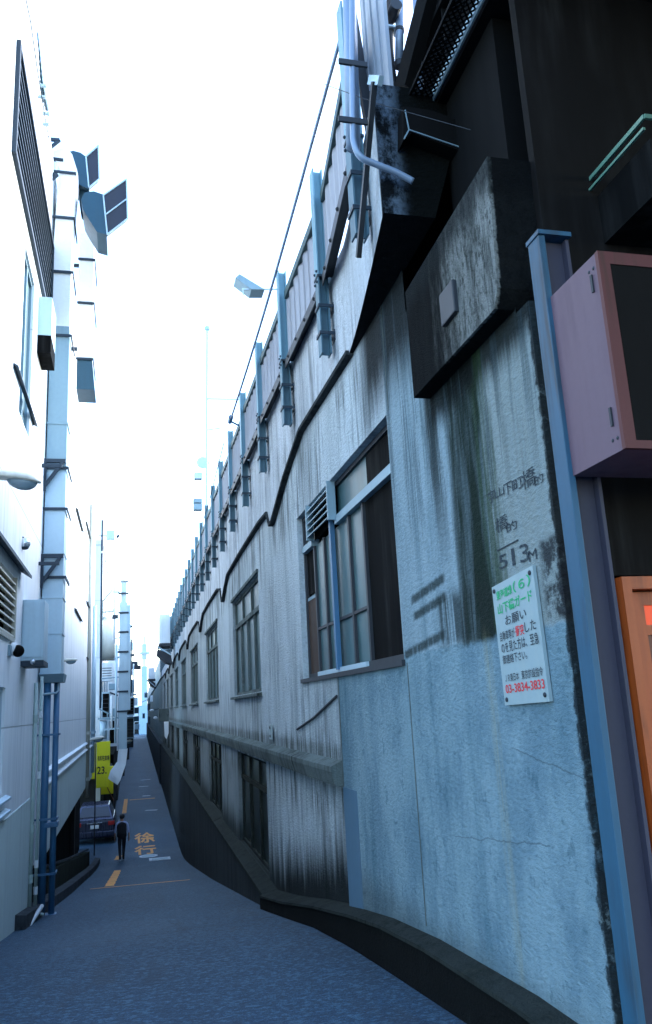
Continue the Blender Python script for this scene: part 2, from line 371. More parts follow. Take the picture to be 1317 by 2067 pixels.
# ------------------------------------------------------------------ mesh helpers
def sm(o):
    for p in o.data.polygons: p.use_smooth = True
    return o
class MB:
    def __init__(s): s.bm = bmesh.new()
    def box(s, x0, x1, y0, y1, z0, z1, bev=0.0):
        r = bmesh.ops.create_cube(s.bm, size=1)
        vs_ = r['verts']
        for v in vs_:
            v.co = Vector(((x0+x1)/2+v.co.x*(x1-x0), (y0+y1)/2+v.co.y*(y1-y0), (z0+z1)/2+v.co.z*(z1-z0)))
        if bev > 0:
            es = list({e for v in vs_ for e in v.link_edges})
            bmesh.ops.bevel(s.bm, geom=es, offset=bev, segments=2, affect='EDGES', profile=.6)
        return s
    def poly(s, pts):
        vs_ = [s.bm.verts.new(p) for p in pts]
        return s.bm.faces.new(vs_)
    def prism(s, pts, d):
        """closed solid: polygon pts extruded by vector d"""
        d = Vector(d); n = len(pts)
        a = [s.bm.verts.new(p) for p in pts]; b = [s.bm.verts.new(Vector(p)+d) for p in pts]
        f = [s.bm.faces.new(a), s.bm.faces.new(b[::-1])]
        for i in range(n): f.append(s.bm.faces.new((a[i], b[i], b[(i+1) % n], a[(i+1) % n])))
        bmesh.ops.recalc_face_normals(s.bm, faces=f)
        return s
    def hexa(s, a, b):
        """solid between two quads"""
        va = [s.bm.verts.new(p) for p in a]; vb = [s.bm.verts.new(p) for p in b]
        f = [s.bm.faces.new(va), s.bm.faces.new(vb[::-1])]
        for i in range(4): f.append(s.bm.faces.new((va[i], vb[i], vb[(i+1) % 4], va[(i+1) % 4])))
        bmesh.ops.recalc_face_normals(s.bm, faces=f); return s
    def bar(s, p, q, wx, wy, up=(0, 0, 1)):
        """rectangular bar from p to q"""
        p, q = Vector(p), Vector(q); d = (q-p).normalized(); up = Vector(up)
        if abs(d.dot(up)) > .95: up = Vector((1, 0, 0))
        u = d.cross(up).normalized(); v = u.cross(d).normalized()
        c = [(-1, -1), (1, -1), (1, 1), (-1, 1)]
        return s.hexa([p+u*(i*wx/2)+v*(j*wy/2) for i, j in c], [q+u*(i*wx/2)+v*(j*wy/2) for i, j in c])
    def tube(s, pts, r, n=10, cap=True, ripple=0.0):
        pts = [Vector(p) for p in pts]; rings = []
        ref = Vector((0.31, .17, .93)).normalized()
        for i, p in enumerate(pts):
            d = (pts[min(i+1, len(pts)-1)]-pts[max(i-1, 0)]).normalized()
            if abs(d.dot(ref)) > .98: ref = Vector((1, .1, .1)).normalized()
            u = d.cross(ref).normalized(); v = d.cross(u)
            rr = (r[i] if isinstance(r, (list, tuple)) else r)*(1+ripple*(1 if i % 2 else -1))
            rings.append([s.bm.verts.new(p+(u*math.cos(2*math.pi*k/n)+v*math.sin(2*math.pi*k/n))*rr) for k in range(n)])
        for a, b in zip(rings, rings[1:]):
            for k in range(n): s.bm.faces.new((a[k], a[(k+1) % n], b[(k+1) % n], b[k]))
        if cap:
            s.bm.faces.new(rings[0][::-1]); s.bm.faces.new(rings[-1])
        return s
    def ball(s, c, r, sx=1, sy=1, sz=1, n=16):
        q = bmesh.ops.create_uvsphere(s.bm, u_segments=n, v_segments=n//2+2, radius=1)
        for v in q['verts']: v.co = Vector((c[0]+v.co.x*r*sx, c[1]+v.co.y*r*sy, c[2]+v.co.z*r*sz))
        return s
    def loft(s, rings, cap=True):
        rr = [[s.bm.verts.new(p) for p in r] for r in rings]; n = len(rr[0])
        for a, b in zip(rr, rr[1:]):
            for k in range(n): s.bm.faces.new((a[k], a[(k+1) % n], b[(k+1) % n], b[k]))
        if cap: s.bm.faces.new(rr[0][::-1]); s.bm.faces.new(rr[-1])
        bmesh.ops.recalc_face_normals(s.bm, faces=s.bm.faces[:]); return s
    def build(s, name, mat, parent=None, bent=False, smooth=False):
        if bent:
            for v in s.bm.verts: v.co.x += bend(v.co.y)
        me = bpy.data.meshes.new(name)
        off = Vector((0, 0, 0)); p = parent
        while p is not None: off += p.location; p = p.parent
        for v in s.bm.verts: v.co -= off
        s.bm.to_mesh(me); s.bm.free()
        me.materials.append(mat)
        o = bpy.data.objects.new(name, me); COL.objects.link(o)
        if parent is not None: o.parent = parent
        if smooth: sm(o)
        return o
def tag(o, label, cat, group=None):
    o['label'] = label; o['category'] = cat
    if group: o['group'] = group
    return o
def thing(name, loc, label, cat, group=None):
    o = bpy.data.objects.new(name, None); o.empty_display_size = .1; COL.objects.link(o); o.location = loc
    return tag(o, label, cat, group)
def structure(o): o['kind'] = 'structure'; return o
def dup(root, loc, label=None):
    r = root.copy(); COL.objects.link(r); r.location = loc
    if label: r['label'] = label
    for ch in list(root.children):
        c = ch.copy(); COL.objects.link(c); c.parent = r
        for g in ch.children:
            d = g.copy(); COL.objects.link(d); d.parent = c
    return r
def arc(c, r, a0, a1, u, v, n=8):
    c, u, v = Vector(c), Vector(u), Vector(v)
    return [c+u*(r*math.cos(a0+(a1-a0)*i/n))+v*(r*math.sin(a0+(a1-a0)*i/n)) for i in range(n+1)]
def text_geo(body, bold=0.0):
    cu = bpy.data.curves.new('t', 'FONT'); cu.body = body; cu.resolution_u = 3; cu.offset = bold
    o = bpy.data.objects.new('t', cu); COL.objects.link(o)
    bpy.context.view_layer.update()
    dg = bpy.context.evaluated_depsgraph_get(); me = bpy.data.meshes.new_from_object(o.evaluated_get(dg))
    vv = [v.co.copy() for v in me.vertices]; ff = [tuple(p.vertices) for p in me.polygons]
    bpy.data.objects.remove(o); bpy.data.curves.remove(cu); bpy.data.meshes.remove(me)
    return vv, ff
def lettering(name, items, mapf, mat, parent=None, bent=False, bold=0.0):
    """items: (body, u0, v0, u1, v1) boxes in surface coordinates; mapf(u,v)->world"""
    mb = MB()
    for body, u0, v0, u1, v1 in items:
        vv, ff = text_geo(body, bold)
        if not vv: continue
        x0 = min(v.x for v in vv); x1 = max(v.x for v in vv); y0 = min(v.y for v in vv); y1 = max(v.y for v in vv)
        nv = [mb.bm.verts.new(mapf(u0+(v.x-x0)/(x1-x0)*(u1-u0), v0+(v.y-y0)/(y1-y0)*(v1-v0))) for v in vv]
        for f in ff:
            try: mb.bm.faces.new([nv[i] for i in f])
            except ValueError: pass
    return mb.build(name, mat, parent, bent)

# ------------------------------------------------------------------ ground and road
ys = [-60, -20, -5] + [i*.5 for i in range(-8, 72)] + [40, 50, 70, 100, 160, 260, 500, 3000]
def sheet(name, mat, xl, xr, dzv, ys_):
    mb = MB(); rows = []
    for y in ys_:
        rows.append([mb.bm.verts.new((xl(y)+(xr(y)-xl(y))*k/8, y, road_z(y)+dzv)) for k in range(9)])
    for a, b in zip(rows, rows[1:]):
        for k in range(8): mb.bm.faces.new((a[k], a[k+1], b[k+1], b[k]))
    return structure(mb.build(name, mat, smooth=True))
sheet('ground', m_ground, lambda y: -1500, lambda y: 1500, -.03, ys)
def xl_(y): return -40 if y < 3 else (-6.0 if y < 33 else -6.0+bend(y))
def xr_(y): return 40 if y < 2.6 else 1.9+bend(y)
sheet('road', m_asphalt, xl_, xr_, 0, [-60, -20, -5]+[i*.5 for i in range(-8, 5)]+[2.59, 2.6]+[i*.5 for i in range(6, 72)]+[40, 50, 70, 100, 160, 260])
# painted road markings, laid 4 mm above the asphalt
def mark(name, quads, mat, n=6):
    mb = MB()
    for (p0, p1, w0) in quads:
        p0, p1 = Vector(p0), Vector(p1); d = (p1-p0); sdv = Vector((d.y, -d.x)).normalized()*w0/2
        k = max(2, int(d.length/.4)); rows = []
        for i in range(k+1):
            c = p0+d*i/k; j = 1+.12*math.sin(i*2.3+p0.x*9)
            a, b = c+sdv*j, c-sdv*j
            rows.append((mb.bm.verts.new((a.x, a.y, road_z(a.y)+.005)), mb.bm.verts.new((b.x, b.y, road_z(b.y)+.005))))
        for a, b in zip(rows, rows[1:]): mb.bm.faces.new((a[0], b[0], b[1], a[1]))
    return structure(mb.build(name, mat))
def rp(px, py): v = on_road(px, py); return (v.x, v.y)
mark('road_marking', [(rp(182, 1795), rp(384, 1776), .13)], m_orange_mark)
a, b = on_road(221, 1789), on_road(238, 1757)
mark('road_marking', [((a.x, a.y), (b.x, b.y), .20)], m_orange_mark)
a, b = on_road(245, 1735), on_road(247, 1727)
mark('road_marking', [((a.x-.15, a.y), (b.x-.1, b.y), .2)], m_orange_mark)
a, b = on_road(251, 1642), on_road(255, 1613)
mark('road_marking', [((a.x, a.y), (b.x, b.y), .22)], m_orange_mark)
mark('road_marking', [(rp(262, 1615), rp(313, 1611), .30)], m_orange_mark)
for (p, q, wd) in (((294, 1636), (318, 1635), .32), ((288, 1607), (304, 1606), .35), ((281, 1588), (300, 1587), .3), ((285, 1575), (304, 1573), .3), ((278, 1490), (292, 1489), 1.0)):
    mark('road_marking', [(rp(*p), rp(*q), wd)], m_white_mark)
def road_text(body, x0, x1, y0, y1):
    return structure(lettering('road_lettering', [(body, x0, y0, x1, y1)], lambda u, v: (u, v, road_z(v)+.005), m_orange_mark, bold=.022))
a = on_road(270, 1722); b = on_road(314, 1684)
road_text('行', .20, 1.02, on_road(290, 1725).y, on_road(290, 1706).y-.1)
road_text('徐', .22, 1.05, on_road(290, 1702).y, on_road(290, 1681).y)
# manhole and drain cover
c = on_road(300, 1728)
t = thing('manhole_cover', (c.x, c.y, road_z(c.y)), 'round pale manhole cover in front of the orange road characters', 'manhole cover')
def disc(r, z0, z1, n=28, c=c):
    return [[(c.x+r*math.cos(2*math.pi*k/n), c.y+r*math.sin(2*math.pi*k/n)*1.0, z) for k in range(n)] for z in (z0, z1)]
MB().loft(disc(.33, road_z(c.y)-.02, road_z(c.y)+.008)).build('rim', m_white_mark, t)
MB().loft(disc(.24, road_z(c.y)-.01, road_z(c.y)+.012)).build('lid', m_galv_dk, t)
c2 = on_road(323, 1735)
t = thing('drain_cover', (c2.x, c2.y, road_z(c2.y)), 'rectangular pale drain cover beside the viaduct, right of the round manhole', 'drain cover')
MB().box(c2.x-.36, c2.x+.36, c2.y-.25, c2.y+.25, road_z(c2.y)-.05, road_z(c2.y)+.03).build('frame', m_white_mark, t)
MB().box(c2.x-.27, c2.x+.27, c2.y-.15, c2.y+.15, road_z(c2.y)+.02, road_z(c2.y)+.035).build('grate', m_galv_dk, t)

# ------------------------------------------------------------------ railway viaduct on the right
XW = 1.7
VIA = thing('railway_viaduct', (XW, 3, 4), 'long stained concrete railway viaduct wall with two rows of windows, right of the lane', 'viaduct')
YEND = 190
BAY0, BAYP = 4.92, 6.28
wins = []      # (y0,y1)
wins.append((4.92, 8.05))
k = 0
for i in range(1, 9):
    y0 = 11.0+(i-1)*6.2; wins.append((y0, y0+3.25))
UPZ = (5.74, 7.40); UPZ2 = (5.70, 7.32); LOZ = (3.34, 4.775)
def wall_grid(X, y0, y1, z0, z1, holes, depth, mb):
    yb = sorted({y0, y1, 8.0, 6.65} | {h[0] for h in holes} | {h[1] for h in holes} | {y0+(y1-y0)*i/40 for i in range(41)})
    yb = [y for y in yb if y0 <= y <= y1]
    zb = sorted({z0, z1} | {h[2] for h in holes} | {h[3] for h in holes})
    ins = lambda y, z: any(h[0]-1e-6 < y < h[1]+1e-6 and h[2]-1e-6 < z < h[3]+1e-6 for h in holes)
    vd = {}
    def V(y, z):
        if (y, z) not in vd: vd[(y, z)] = mb.bm.verts.new((X, y, z))
        return vd[(y, z)]
    for ya, yc in zip(yb, yb[1:]):
        for za, zc in zip(zb, zb[1:]):
            if not ins((ya+yc)/2, (za+zc)/2):
                mb.bm.faces.new((V(ya, za), V(ya, zc), V(yc, zc), V(yc, za)))
    for h in holes:
        a, b, c_, d = h
        q = [(a, c_), (b, c_), (b, d), (a, d)]
        for (p, r) in zip(q, q[1:]+q[:1]):
            mb.poly([(X, *p), (X, *r), (X+depth, *r), (X+depth, *p)])
holes = [(a, b, *(UPZ if i == 0 else UPZ2)) for i, (a, b) in enumerate(wins)]
mb = MB()
wall_grid(XW, 2.90, 4.40, 4.9, 7.18, [], .26, mb)
wall_grid(XW, 3.02, 4.40, 7.18, 7.9, [], .26, mb)
wall_grid(XW, 4.40, 62, 4.9, 8.72, holes, .26, mb)
mb.poly([(XW, 3.02, 7.9), (XW, 4.4, 7.9), (XW+.4, 4.4, 7.9), (XW+.4, 3.02, 7.9)])
wall_grid(XW, 2.90, 6.65, 3.0, 4.9, [], .26, mb)
wall_grid(XW+.03, 6.65, 62, -.2, 4.9, [(a, b, *LOZ) for a, b in wins[1:]], .22, mb)
mb.poly([(XW, 6.65, 3), (XW+.03, 6.65, 3), (XW+.03, 6.65, 4.9), (XW, 6.65, 4.9)])
mb.poly([(XW, 2.90, 3), (XW+.12, 2.90, 3), (XW+.12, 2.90, 7.18), (XW, 2.90, 7.18)])
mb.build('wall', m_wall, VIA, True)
mb = MB(); mb.box(XW+.32, 8, 2.98, 8, -1, 9.2); mb.box(XW+.32, 8, 8, YEND, -1, 9.2); mb.build('core', m_void, VIA, True)
# parapet with arched lower edge
cz = 8.06
pts = [(4.40, 8.60), (5.39, cz)]
dips = [9.45+6.2*i*1.0 for i in range(8)]
prof_ = [(5.60, 8.17), (7.5, 8.19)]
for i, d in enumerate(dips):
    prof_ += [(d-1.0, 7.97 if i == 0 else 7.89), (d-.5, 7.82 if i == 0 else 7.74), (d-.05, 7.68 if i == 0 else 7.55), (d+.12, 7.68 if i == 0 else 7.55), (d+.30, 7.88 if i == 0 else 7.82), (d+1.0, 7.92), (d+3.4, 7.92)]
prof_ = [p for p in prof_ if p[0] < 61] + [(62, 7.92)]
TOPZ = 9.10
mb = MB(); XP = 1.665
fr = [mb.bm.verts.new((XP, y, z)) for y, z in prof_]; tp = [mb.bm.verts.new((XP, y, TOPZ if y > 4.5 else TOPZ)) for y, z in prof_]
bk = [mb.bm.verts.new((XW+.02, y, z)) for y, z in prof_]; tb = [mb.bm.verts.new((XW+.3, y, TOPZ)) for y, z in prof_]
for i in range(len(prof_)-1):
    mb.bm.faces.new((fr[i], tp[i], tp[i+1], fr[i+1])); mb.bm.faces.new((fr[i], fr[i+1], bk[i+1], bk[i])); mb.bm.faces.new((tp[i], tb[i], tb[i+1], tp[i+1]))
mb.build('parapet', m_parapet, VIA, True)
mb = MB()                                                       # the parapet splays out over the lane at its near end
n_ = 14
pl = [(XP+(1.40-XP)*(k/n_)**1.15, 5.60+(3.85-5.60)*k/n_) for k in range(n_+1)]
lo = [mb.bm.verts.new((x, y, 8.17+.05*k/n_)) for k, (x, y) in enumerate(pl)]; hi = [mb.bm.verts.new((x, y, 9.10)) for x, y in pl]
lb = [mb.bm.verts.new((XW+.02, y, 8.17+.05*k/n_)) for k, (x, y) in enumerate(pl)]; hb = [mb.bm.verts.new((XW+.3, y, 9.10)) for x, y in pl]
for k in range(n_):
    mb.bm.faces.new((lo[k], lo[k+1], hi[k+1], hi[k])); mb.bm.faces.new((hi[k], hi[k+1], hb[k+1], hb[k]))
mb.bm.faces.new((lo[-1], lb[-1], hb[-1], hi[-1]))
PE = mb.build('parapet_end', m_parapet, VIA)
mb = MB()
for k in range(n_):
    (xa_, ya_), (xb_, yb_) = pl[k], pl[k+1]
    mb.poly([(xa_, ya_, 8.17+.05*k/n_), (XW+.02, ya_, 8.17+.05*k/n_), (XW+.02, yb_, 8.17+.05*(k+1)/n_), (xb_, yb_, 8.17+.05*(k+1)/n_)])
mb.build('soffit', m_soot_shade, VIA)
mb = MB()                                                       # projecting drip ledge following the arches
for (y0, z0), (y1, z1) in zip(prof_, prof_[1:]):
    mb.hexa([(XP-.028, y0, z0-.016), (XP+.11, y0, z0-.016), (XP+.11, y0, z0+.02), (XP-.028, y0, z0+.02)],
            [(XP-.028, y1, z1-.016), (XP+.11, y1, z1-.016), (XP+.11, y1, z1+.02), (XP-.028, y1, z1+.02)])
mb.build('drip_ledge', m_plinth, VIA, True)
# string course
mb = MB()
mb.prism([(XW+.06, 6.66, 4.80), (XW-.07, 6.66, 4.84), (XW-.10, 6.66, 4.95), (XW-.10, 6.66, 4.99), (XW+.01, 6.66, 5.04), (XW+.06, 6.66, 5.04)], (0, 1.34, 0))
mb.prism([(XW+.06, 8.0, 4.80), (XW-.07, 8.0, 4.84), (XW-.10, 8.0, 4.95), (XW-.10, 8.0, 4.99), (XW+.01, 8.0, 5.04), (XW+.06, 8.0, 5.04)], (0, 54, 0))
mb.build('string_course', m_string, VIA, True)
# plinth with sloping near ledge
PLX = 1.585
mb = MB()
for y0, y1 in ((10.38, 20), (20, 40), (40, 62)):
    mb.prism([(PLX, y0, -.3), (PLX, y0, 3.20), (PLX+.03, y0, 3.24), (XW+.06, y0, 3.30), (XW+.06, y0, -.3)], (0, y1-y0, 0))
mb.build('plinth', m_plinth, VIA, True)
# pale sill capping on the plinth
mb = MB()
for y0, y1 in ((10.36, 17.4), (17.45, 30), (30.05, 61)):
    mb.prism([(PLX-.03, y0, 3.225), (PLX-.03, y0, 3.27), (XW+.07, y0, 3.35), (XW+.07, y0, 3.30)], (0, y1-y0, 0))
mb.build('plinth_capping', m_ledge, VIA, True)
ledx = lambda y: 1.54+.06*max(0, min(1, (10.4-y)/4.5))
led = [(10.40, 3.27), (9.0, 3.49), (7.5, 3.76), (6.3, 3.95), (5.5, 4.06), (4.65, 4.14), (3.5, 4.20), (2.6, 4.20)]
mb = MB()
for (y0, z0), (y1, z1) in zip(led, led[1:]):
    mb.hexa([(ledx(y0), y0, z0-.9), (XW+.06, y0, z0-.9), (XW+.06, y0, z0+.04), (ledx(y0), y0, z0)],
            [(ledx(y1), y1, z1-.9), (XW+.06, y1, z1-.9), (XW+.06, y1, z1+.04), (ledx(y1), y1, z1)])
mb.build('base_kerb', m_basek, VIA)
mb = MB()
for (y0, z0), (y1, z1) in zip(led, led[1:]):
    mb.hexa([(ledx(y0)-.01, y0, z0-.01), (XW+.06, y0, z0+.03), (XW+.06, y0, z0+.055), (ledx(y0)-.01, y0, z0+.012)],
            [(ledx(y1)-.01, y1, z1-.01), (XW+.06, y1, z1+.03), (XW+.06, y1, z1+.055), (ledx(y1)-.01, y1, z1+.012)])
mb.build('base_kerb_top', m_ledge, VIA)
# repair patch and pier joint
mb = MB(); mb.box(XW-.004, XW+.02, 6.25, 6.655, 3.9, 4.83); mb.build('repair_patch', m_patch, VIA)
mb = MB(); mb.box(XW-.003, XW+.02, 6.630, 6.655, 4.83, 5.70); mb.build('wall_joint', m_string, VIA)
mb = MB(); mb.box(XW-.003, XW+.02, 4.86, 4.872, 4.2, 5.72); mb.build('wall_joint', m_string, VIA); mb = MB(); mb.box(XW-.003, XW+.02, 4.86, 4.872, 7.42, 8.3); mb.build('wall_joint', m_string, VIA)
# bearing block standing proud of the abutment
mb = MB(); mb.prism([(XW-.10, 4.12, 7.20), (XW-.10, 3.03, 7.20), (XW-.10, 2.98, 7.28), (XW-.10, 2.96, 7.62), (XW-.10, 2.94, 7.93), (XW-.10, 4.12, 7.88)], (.30, 0, 0))
mb.build('bearing_block', m_block, VIA)
mb = MB(); mb.box(XW-.125, XW-.09, 3.40, 3.58, 7.38, 7.56, .008)
mb.build('block_fitting', m_steel_dk, VIA)

# windows
def window_unit(y0, y1, z0, z1, X, kind):
    d = X
    f = MB(); W = y1-y0
    fw = .05
    zt = z0+(z1-z0)*.72
    # outer frame
    f.box(d-.03, d+.03, y0, y1, z0, z0+fw); f.box(d-.03, d+.03, y0, y1, z1-fw, z1)
    f.box(d-.03, d+.03, y0, y0+fw, z0+fw, z1-fw); f.box(d-.03, d+.03, y1-fw, y1, z0+fw, z1-fw)
    f.box(d-.045, d+.03, y0+fw, y1-fw, zt-.035, zt+.035)
    n = 4 if kind == 'up' else 3
    for i in range(1, n):
        yy = y0+W*i/n
        f.box(d-.04, d+.03, yy-.025, yy+.025, z0+fw, zt-.035); 
    for i in range(1, 3):
        yy = y0+W*i/3; f.box(d-.035, d+.03, yy-.02, yy+.02, zt+.035, z1-fw)
    fr_ = f.build('window', m_string if kind == 'up' else m_ledge, VIA, True)
    p = MB(); p.box(d+.0, d+.012, y0+fw, y1-fw, z0+fw, z1-fw); p.build('pane', m_pane if kind == 'up' else m_pane_dk, fr_, True)
    s = MB(); s.prism([(XW-.07 if kind == 'up' else XW, y0-.06, z0-.06), (XW-.07 if kind == 'up' else XW, y0-.06, z0-.025), (d+.02, y0-.06, z0+.01), (d+.02, y0-.06, z0-.06)], (0, W+.12, 0))
    s.build('sill', m_string, fr_, True)
    if kind == 'up':
        h = MB(); h.box(XW-.03, XW+.02, y0-.05, y1+.05, z1+.002, z1+.05); h.build('lintel', m_string, fr_, True)
for i, (a, b) in enumerate(wins):
    if i > 0:
        window_unit(a, b, *UPZ2, XW+.075, 'up')
        window_unit(a, b, *LOZ, XW+.12, 'low')
# the large near window: louvre, teal panes, boarded leaf and a black opening
y0, y1, z0, z1 = 4.92, 8.05, 5.74, 7.40
d = XW+.085; zt = 7.05
f = MB()
f.box(d-.025, d+.03, y0, y1, z0, z0+.05); f.box(d-.025, d+.03, y0, y1, z1-.04, z1)
f.box(d-.025, d+.03, y1-.05, y1, z0+.05, z1-.04)
for yy in (5.85, 6.28, 6.83, 7.17, 7.58): f.box(d-.025, d+.03, yy-.022, yy+.022, z0+.05, zt-.035)
f.box(d-.022, d+.03, 5.87, 7.56, 6.185, 6.21)
W1 = f.build('window', m_steel_dk, VIA)
mb = MB(); mb.box(d-.05, d+.03, y0, 6.62, zt-.035, zt+.035); mb.build('transom', m_galv_dk, W1); MB().box(d-.05, d+.03, 7.56, y1-.05, zt-.035, zt+.03).build('transom', m_galv_dk, W1)
mb = MB(); mb.box(XW+.015, XW+.055, 6.70, 6.755, z0+.03, zt+.04); mb.build('mullion', m_bluepipe, W1)
mb = MB(); mb.box(d, d+.012, 5.87, 7.56, z0+.05, zt-.035); mb.build('pane', m_pane, W1)
mb = MB(); mb.box(d, d+.012, 5.72, 6.66, zt+.035, z1-.04); mb.build('pane', m_pane, W1)
mb = MB(); mb.box(d, d+.012, 7.5, 8.0, zt+.03, z1-.04); mb.build('pane', m_pane_dk, W1)
mb = MB(); mb.box(d, d+.02, y0, 5.83, z0+.05, zt-.035); mb.build('dark_leaf', m_void, W1)
mb = MB(); mb.box(d-.005, d+.02, y0, 5.72, zt+.035, z1-.04); mb.build('dark_leaf', m_void, W1)
mb = MB(); mb.box(d, d+.02, 6.66, 7.5, zt+.02, z1-.04); mb.build('dark_leaf', m_void, W1)
mb = MB(); mb.box(d, d+.02, 7.60, 8.0, 6.58, zt-.035); mb.build('dark_leaf', m_void, W1)
mb = MB(); mb.box(d-.01, d+.02, 7.60, 8.0, z0+.05, 6.52); mb.build('board', m_board, W1)
mb = MB(); mb.box(d-.012, d+.02, 7.60, 8.0, 6.52, 6.55); mb.build('board_edge', m_galv_dk, W1)
mb = MB()
for i in range(5):
    zz = 7.075+i*.062
    mb.hexa([(XW-.025, 6.60, zz), (XW+.04, 6.60, zz+.045), (XW+.04, 6.60, zz+.055), (XW-.025, 6.60, zz+.010)],
            [(XW-.025, 7.46, zz), (XW+.04, 7.46, zz+.045), (XW+.04, 7.46, zz+.055), (XW-.025, 7.46, zz+.010)])
mb.box(XW-.03, XW+.045, 6.575, 6.60, 7.05, z1); mb.box(XW-.03, XW+.045, 7.46, 7.485, 7.05, z1)
mb.build('louvre', m_galv_dk, W1)
mb = MB(); mb.box(XW+.046, XW+.055, 6.60, 7.46, 7.05, z1-.04); mb.build('louvre_backing', m_void, W1)
mb = MB(); mb.box(d-.05, d-.027, 5.9, 7.55, z0+.012, z0+.05); mb.build('sill_rail', m_galv, W1)
mb = MB(); mb.box(XW-.025, XW+.24, y0-.02, y1+.03, z0-.035, z0+.003); mb.build('sill', m_steel_dk, W1)
mb = MB(); mb.box(XW+.10, XW+.17, 5.8, 7.45, z0+.02, z0+.075); mb.build('sill_rail', m_galv_dk, W1)
# small plate and hanging wire on the wall
p = onX(548, 1477, XW)
t = thing('wall_sign', (XW, p.y, p.z), 'small white number plate on the wall above the string course', 'plate')
MB().box(XW-.012, XW, p.y-.09, p.y+.09, p.z-.09, p.z+.09, .003).build('plate', m_sign, t)
for zz in (-.05, .05): MB().ball((XW-.015, p.y, p.z+zz), .02, .4, 1, 1, 8).build('screw', m_black, t)
a, b = onX(602, 1472, XW), onX(682, 1405, XW)
mb = MB(); mb.tube([a+Vector((-.01, 0, 0)), (a+b)/2+Vector((-.015, 0, -.025)), b+Vector((-.01, 0, 0))], .012, 6)
tag(mb.build('loose_cable', m_steel_dk), 'short black cable hanging slantwise on the wall below the large window', 'cable')

# hand-painted lettering on the bare concrete
def wmap(X):
    return lambda u, v: (X, -u, v)       # u increases towards the camera
def wl(body, px0, py0, px1, py1):
    """text whose left-baseline and right-top corners are read off the wall"""
    a, b = onX(px0, py0, XW), onX(px1, py1, XW)
    return (body, -a.y, a.z, -b.y, b.z)
L = []
for ch, pa, pb in (('字', (988, 1019), (1000, 985)), ('山', (1002, 1008), (1018, 978)), ('下', (1020, 1003), (1034, 969)), ('町', (1037, 994), (1056, 959)), ('橋', (1057, 991), (1080, 938)), ('的', (1082, 982), (1097, 952)),
                   ('橋', (1003, 1078), (1025, 1035)), ('的', (1025, 1076), (1044, 1047)), ('5', (1010, 1150), (1024, 1116)), ('1', (1036.5, 1142), (1038.5, 1106)), ('3', (1053, 1137), (1067, 1094)), ('M', (1070, 1134), (1084, 1106))):
    L.append(wl(ch, *pa, *pb))
for part in (L[:6], L[6:8], L[8:]): lettering('painted_lettering', part, wmap(XW-.004), m_wall_ink, VIA)
a, b = onX(1005, 1112, XW), onX(1047, 1090, XW)
mb = MB(); mb.bar(a+Vector((-.002, 0, 0)), b+Vector((-.002, 0, 0)), .004, .006); mb.build('scored_line', m_wall_ink, VIA)

# notice board bolted to the wall
sg = [onX(993, 1186, XW-.02), onX(1075, 1141, XW-.02), onX(1110, 1416, XW-.02), onX(1020, 1424, XW-.02)]
t = thing('notice_board', tuple(sg[3]), 'white enamel notice in Japanese with green heading and red telephone number, bolted to wall', 'notice')
mb = MB(); mb.hexa([Vector(p) for p in sg], [Vector(p)+Vector((.016, 0, 0)) for p in sg]); mb.build('plate', m_sign, t)
def sgm(u, v):
    tl, tr, br, bl = [Vector(p) for p in sg]
    p = (tl*(1-u)+tr*u)*v+(bl*(1-u)+br*u)*(1-v); return p+Vector((-.0025, 0, 0))
for it in [('東海道線', .10, .865, .49, .945), ('（６）', .52, .86, .92, .955), ('山下橋ガード', .10, .745, .92, .835)]: lettering('green_heading', [it], sgm, m_green_ink, t, bold=.02)
for it in [('お願い', .25, .635, .75, .715), ('自動車等が', .08, .52, .44, .60), ('した', .68, .53, .93, .61), ('のを見た方は、至急', .08, .42, .95, .51), ('御連絡下さい。', .08, .33, .66, .41), ('ＪＲ東日本', .09, .185, .42, .25), ('東京施設指令', .48, .185, .95, .255)]: lettering('black_text', [it], sgm, m_dark_ink, t, bold=.006)
for it in [('衝突', .46, .52, .66, .605), ('03-3834-3833', .07, .095, .95, .165)]: lettering('red_text', [it], sgm, m_red_ink, t, bold=.012)
for u, v in ((.06, .955), (.93, .955), (.07, .045), (.93, .05)): MB().ball(sgm(u, v), .011, .6, 1, 1, 8).build('bolt', m_steel_dk, t)

def spline(P, n):
    out = []
    P = [Vector(p) for p in P]
    for i in range(len(P)-1):
        p0, p1, p2, p3 = P[max(i-1, 0)], P[i], P[i+1], P[min(i+2, len(P)-1)]
        for k in range(n):
            s = k/n
            out.append(.5*((2*p1)+(p2-p0)*s+(2*p0-5*p1+4*p2-p3)*s*s+(3*p1-p0-3*p2+p3)*s**3))
    out.append(P[-1]); return out
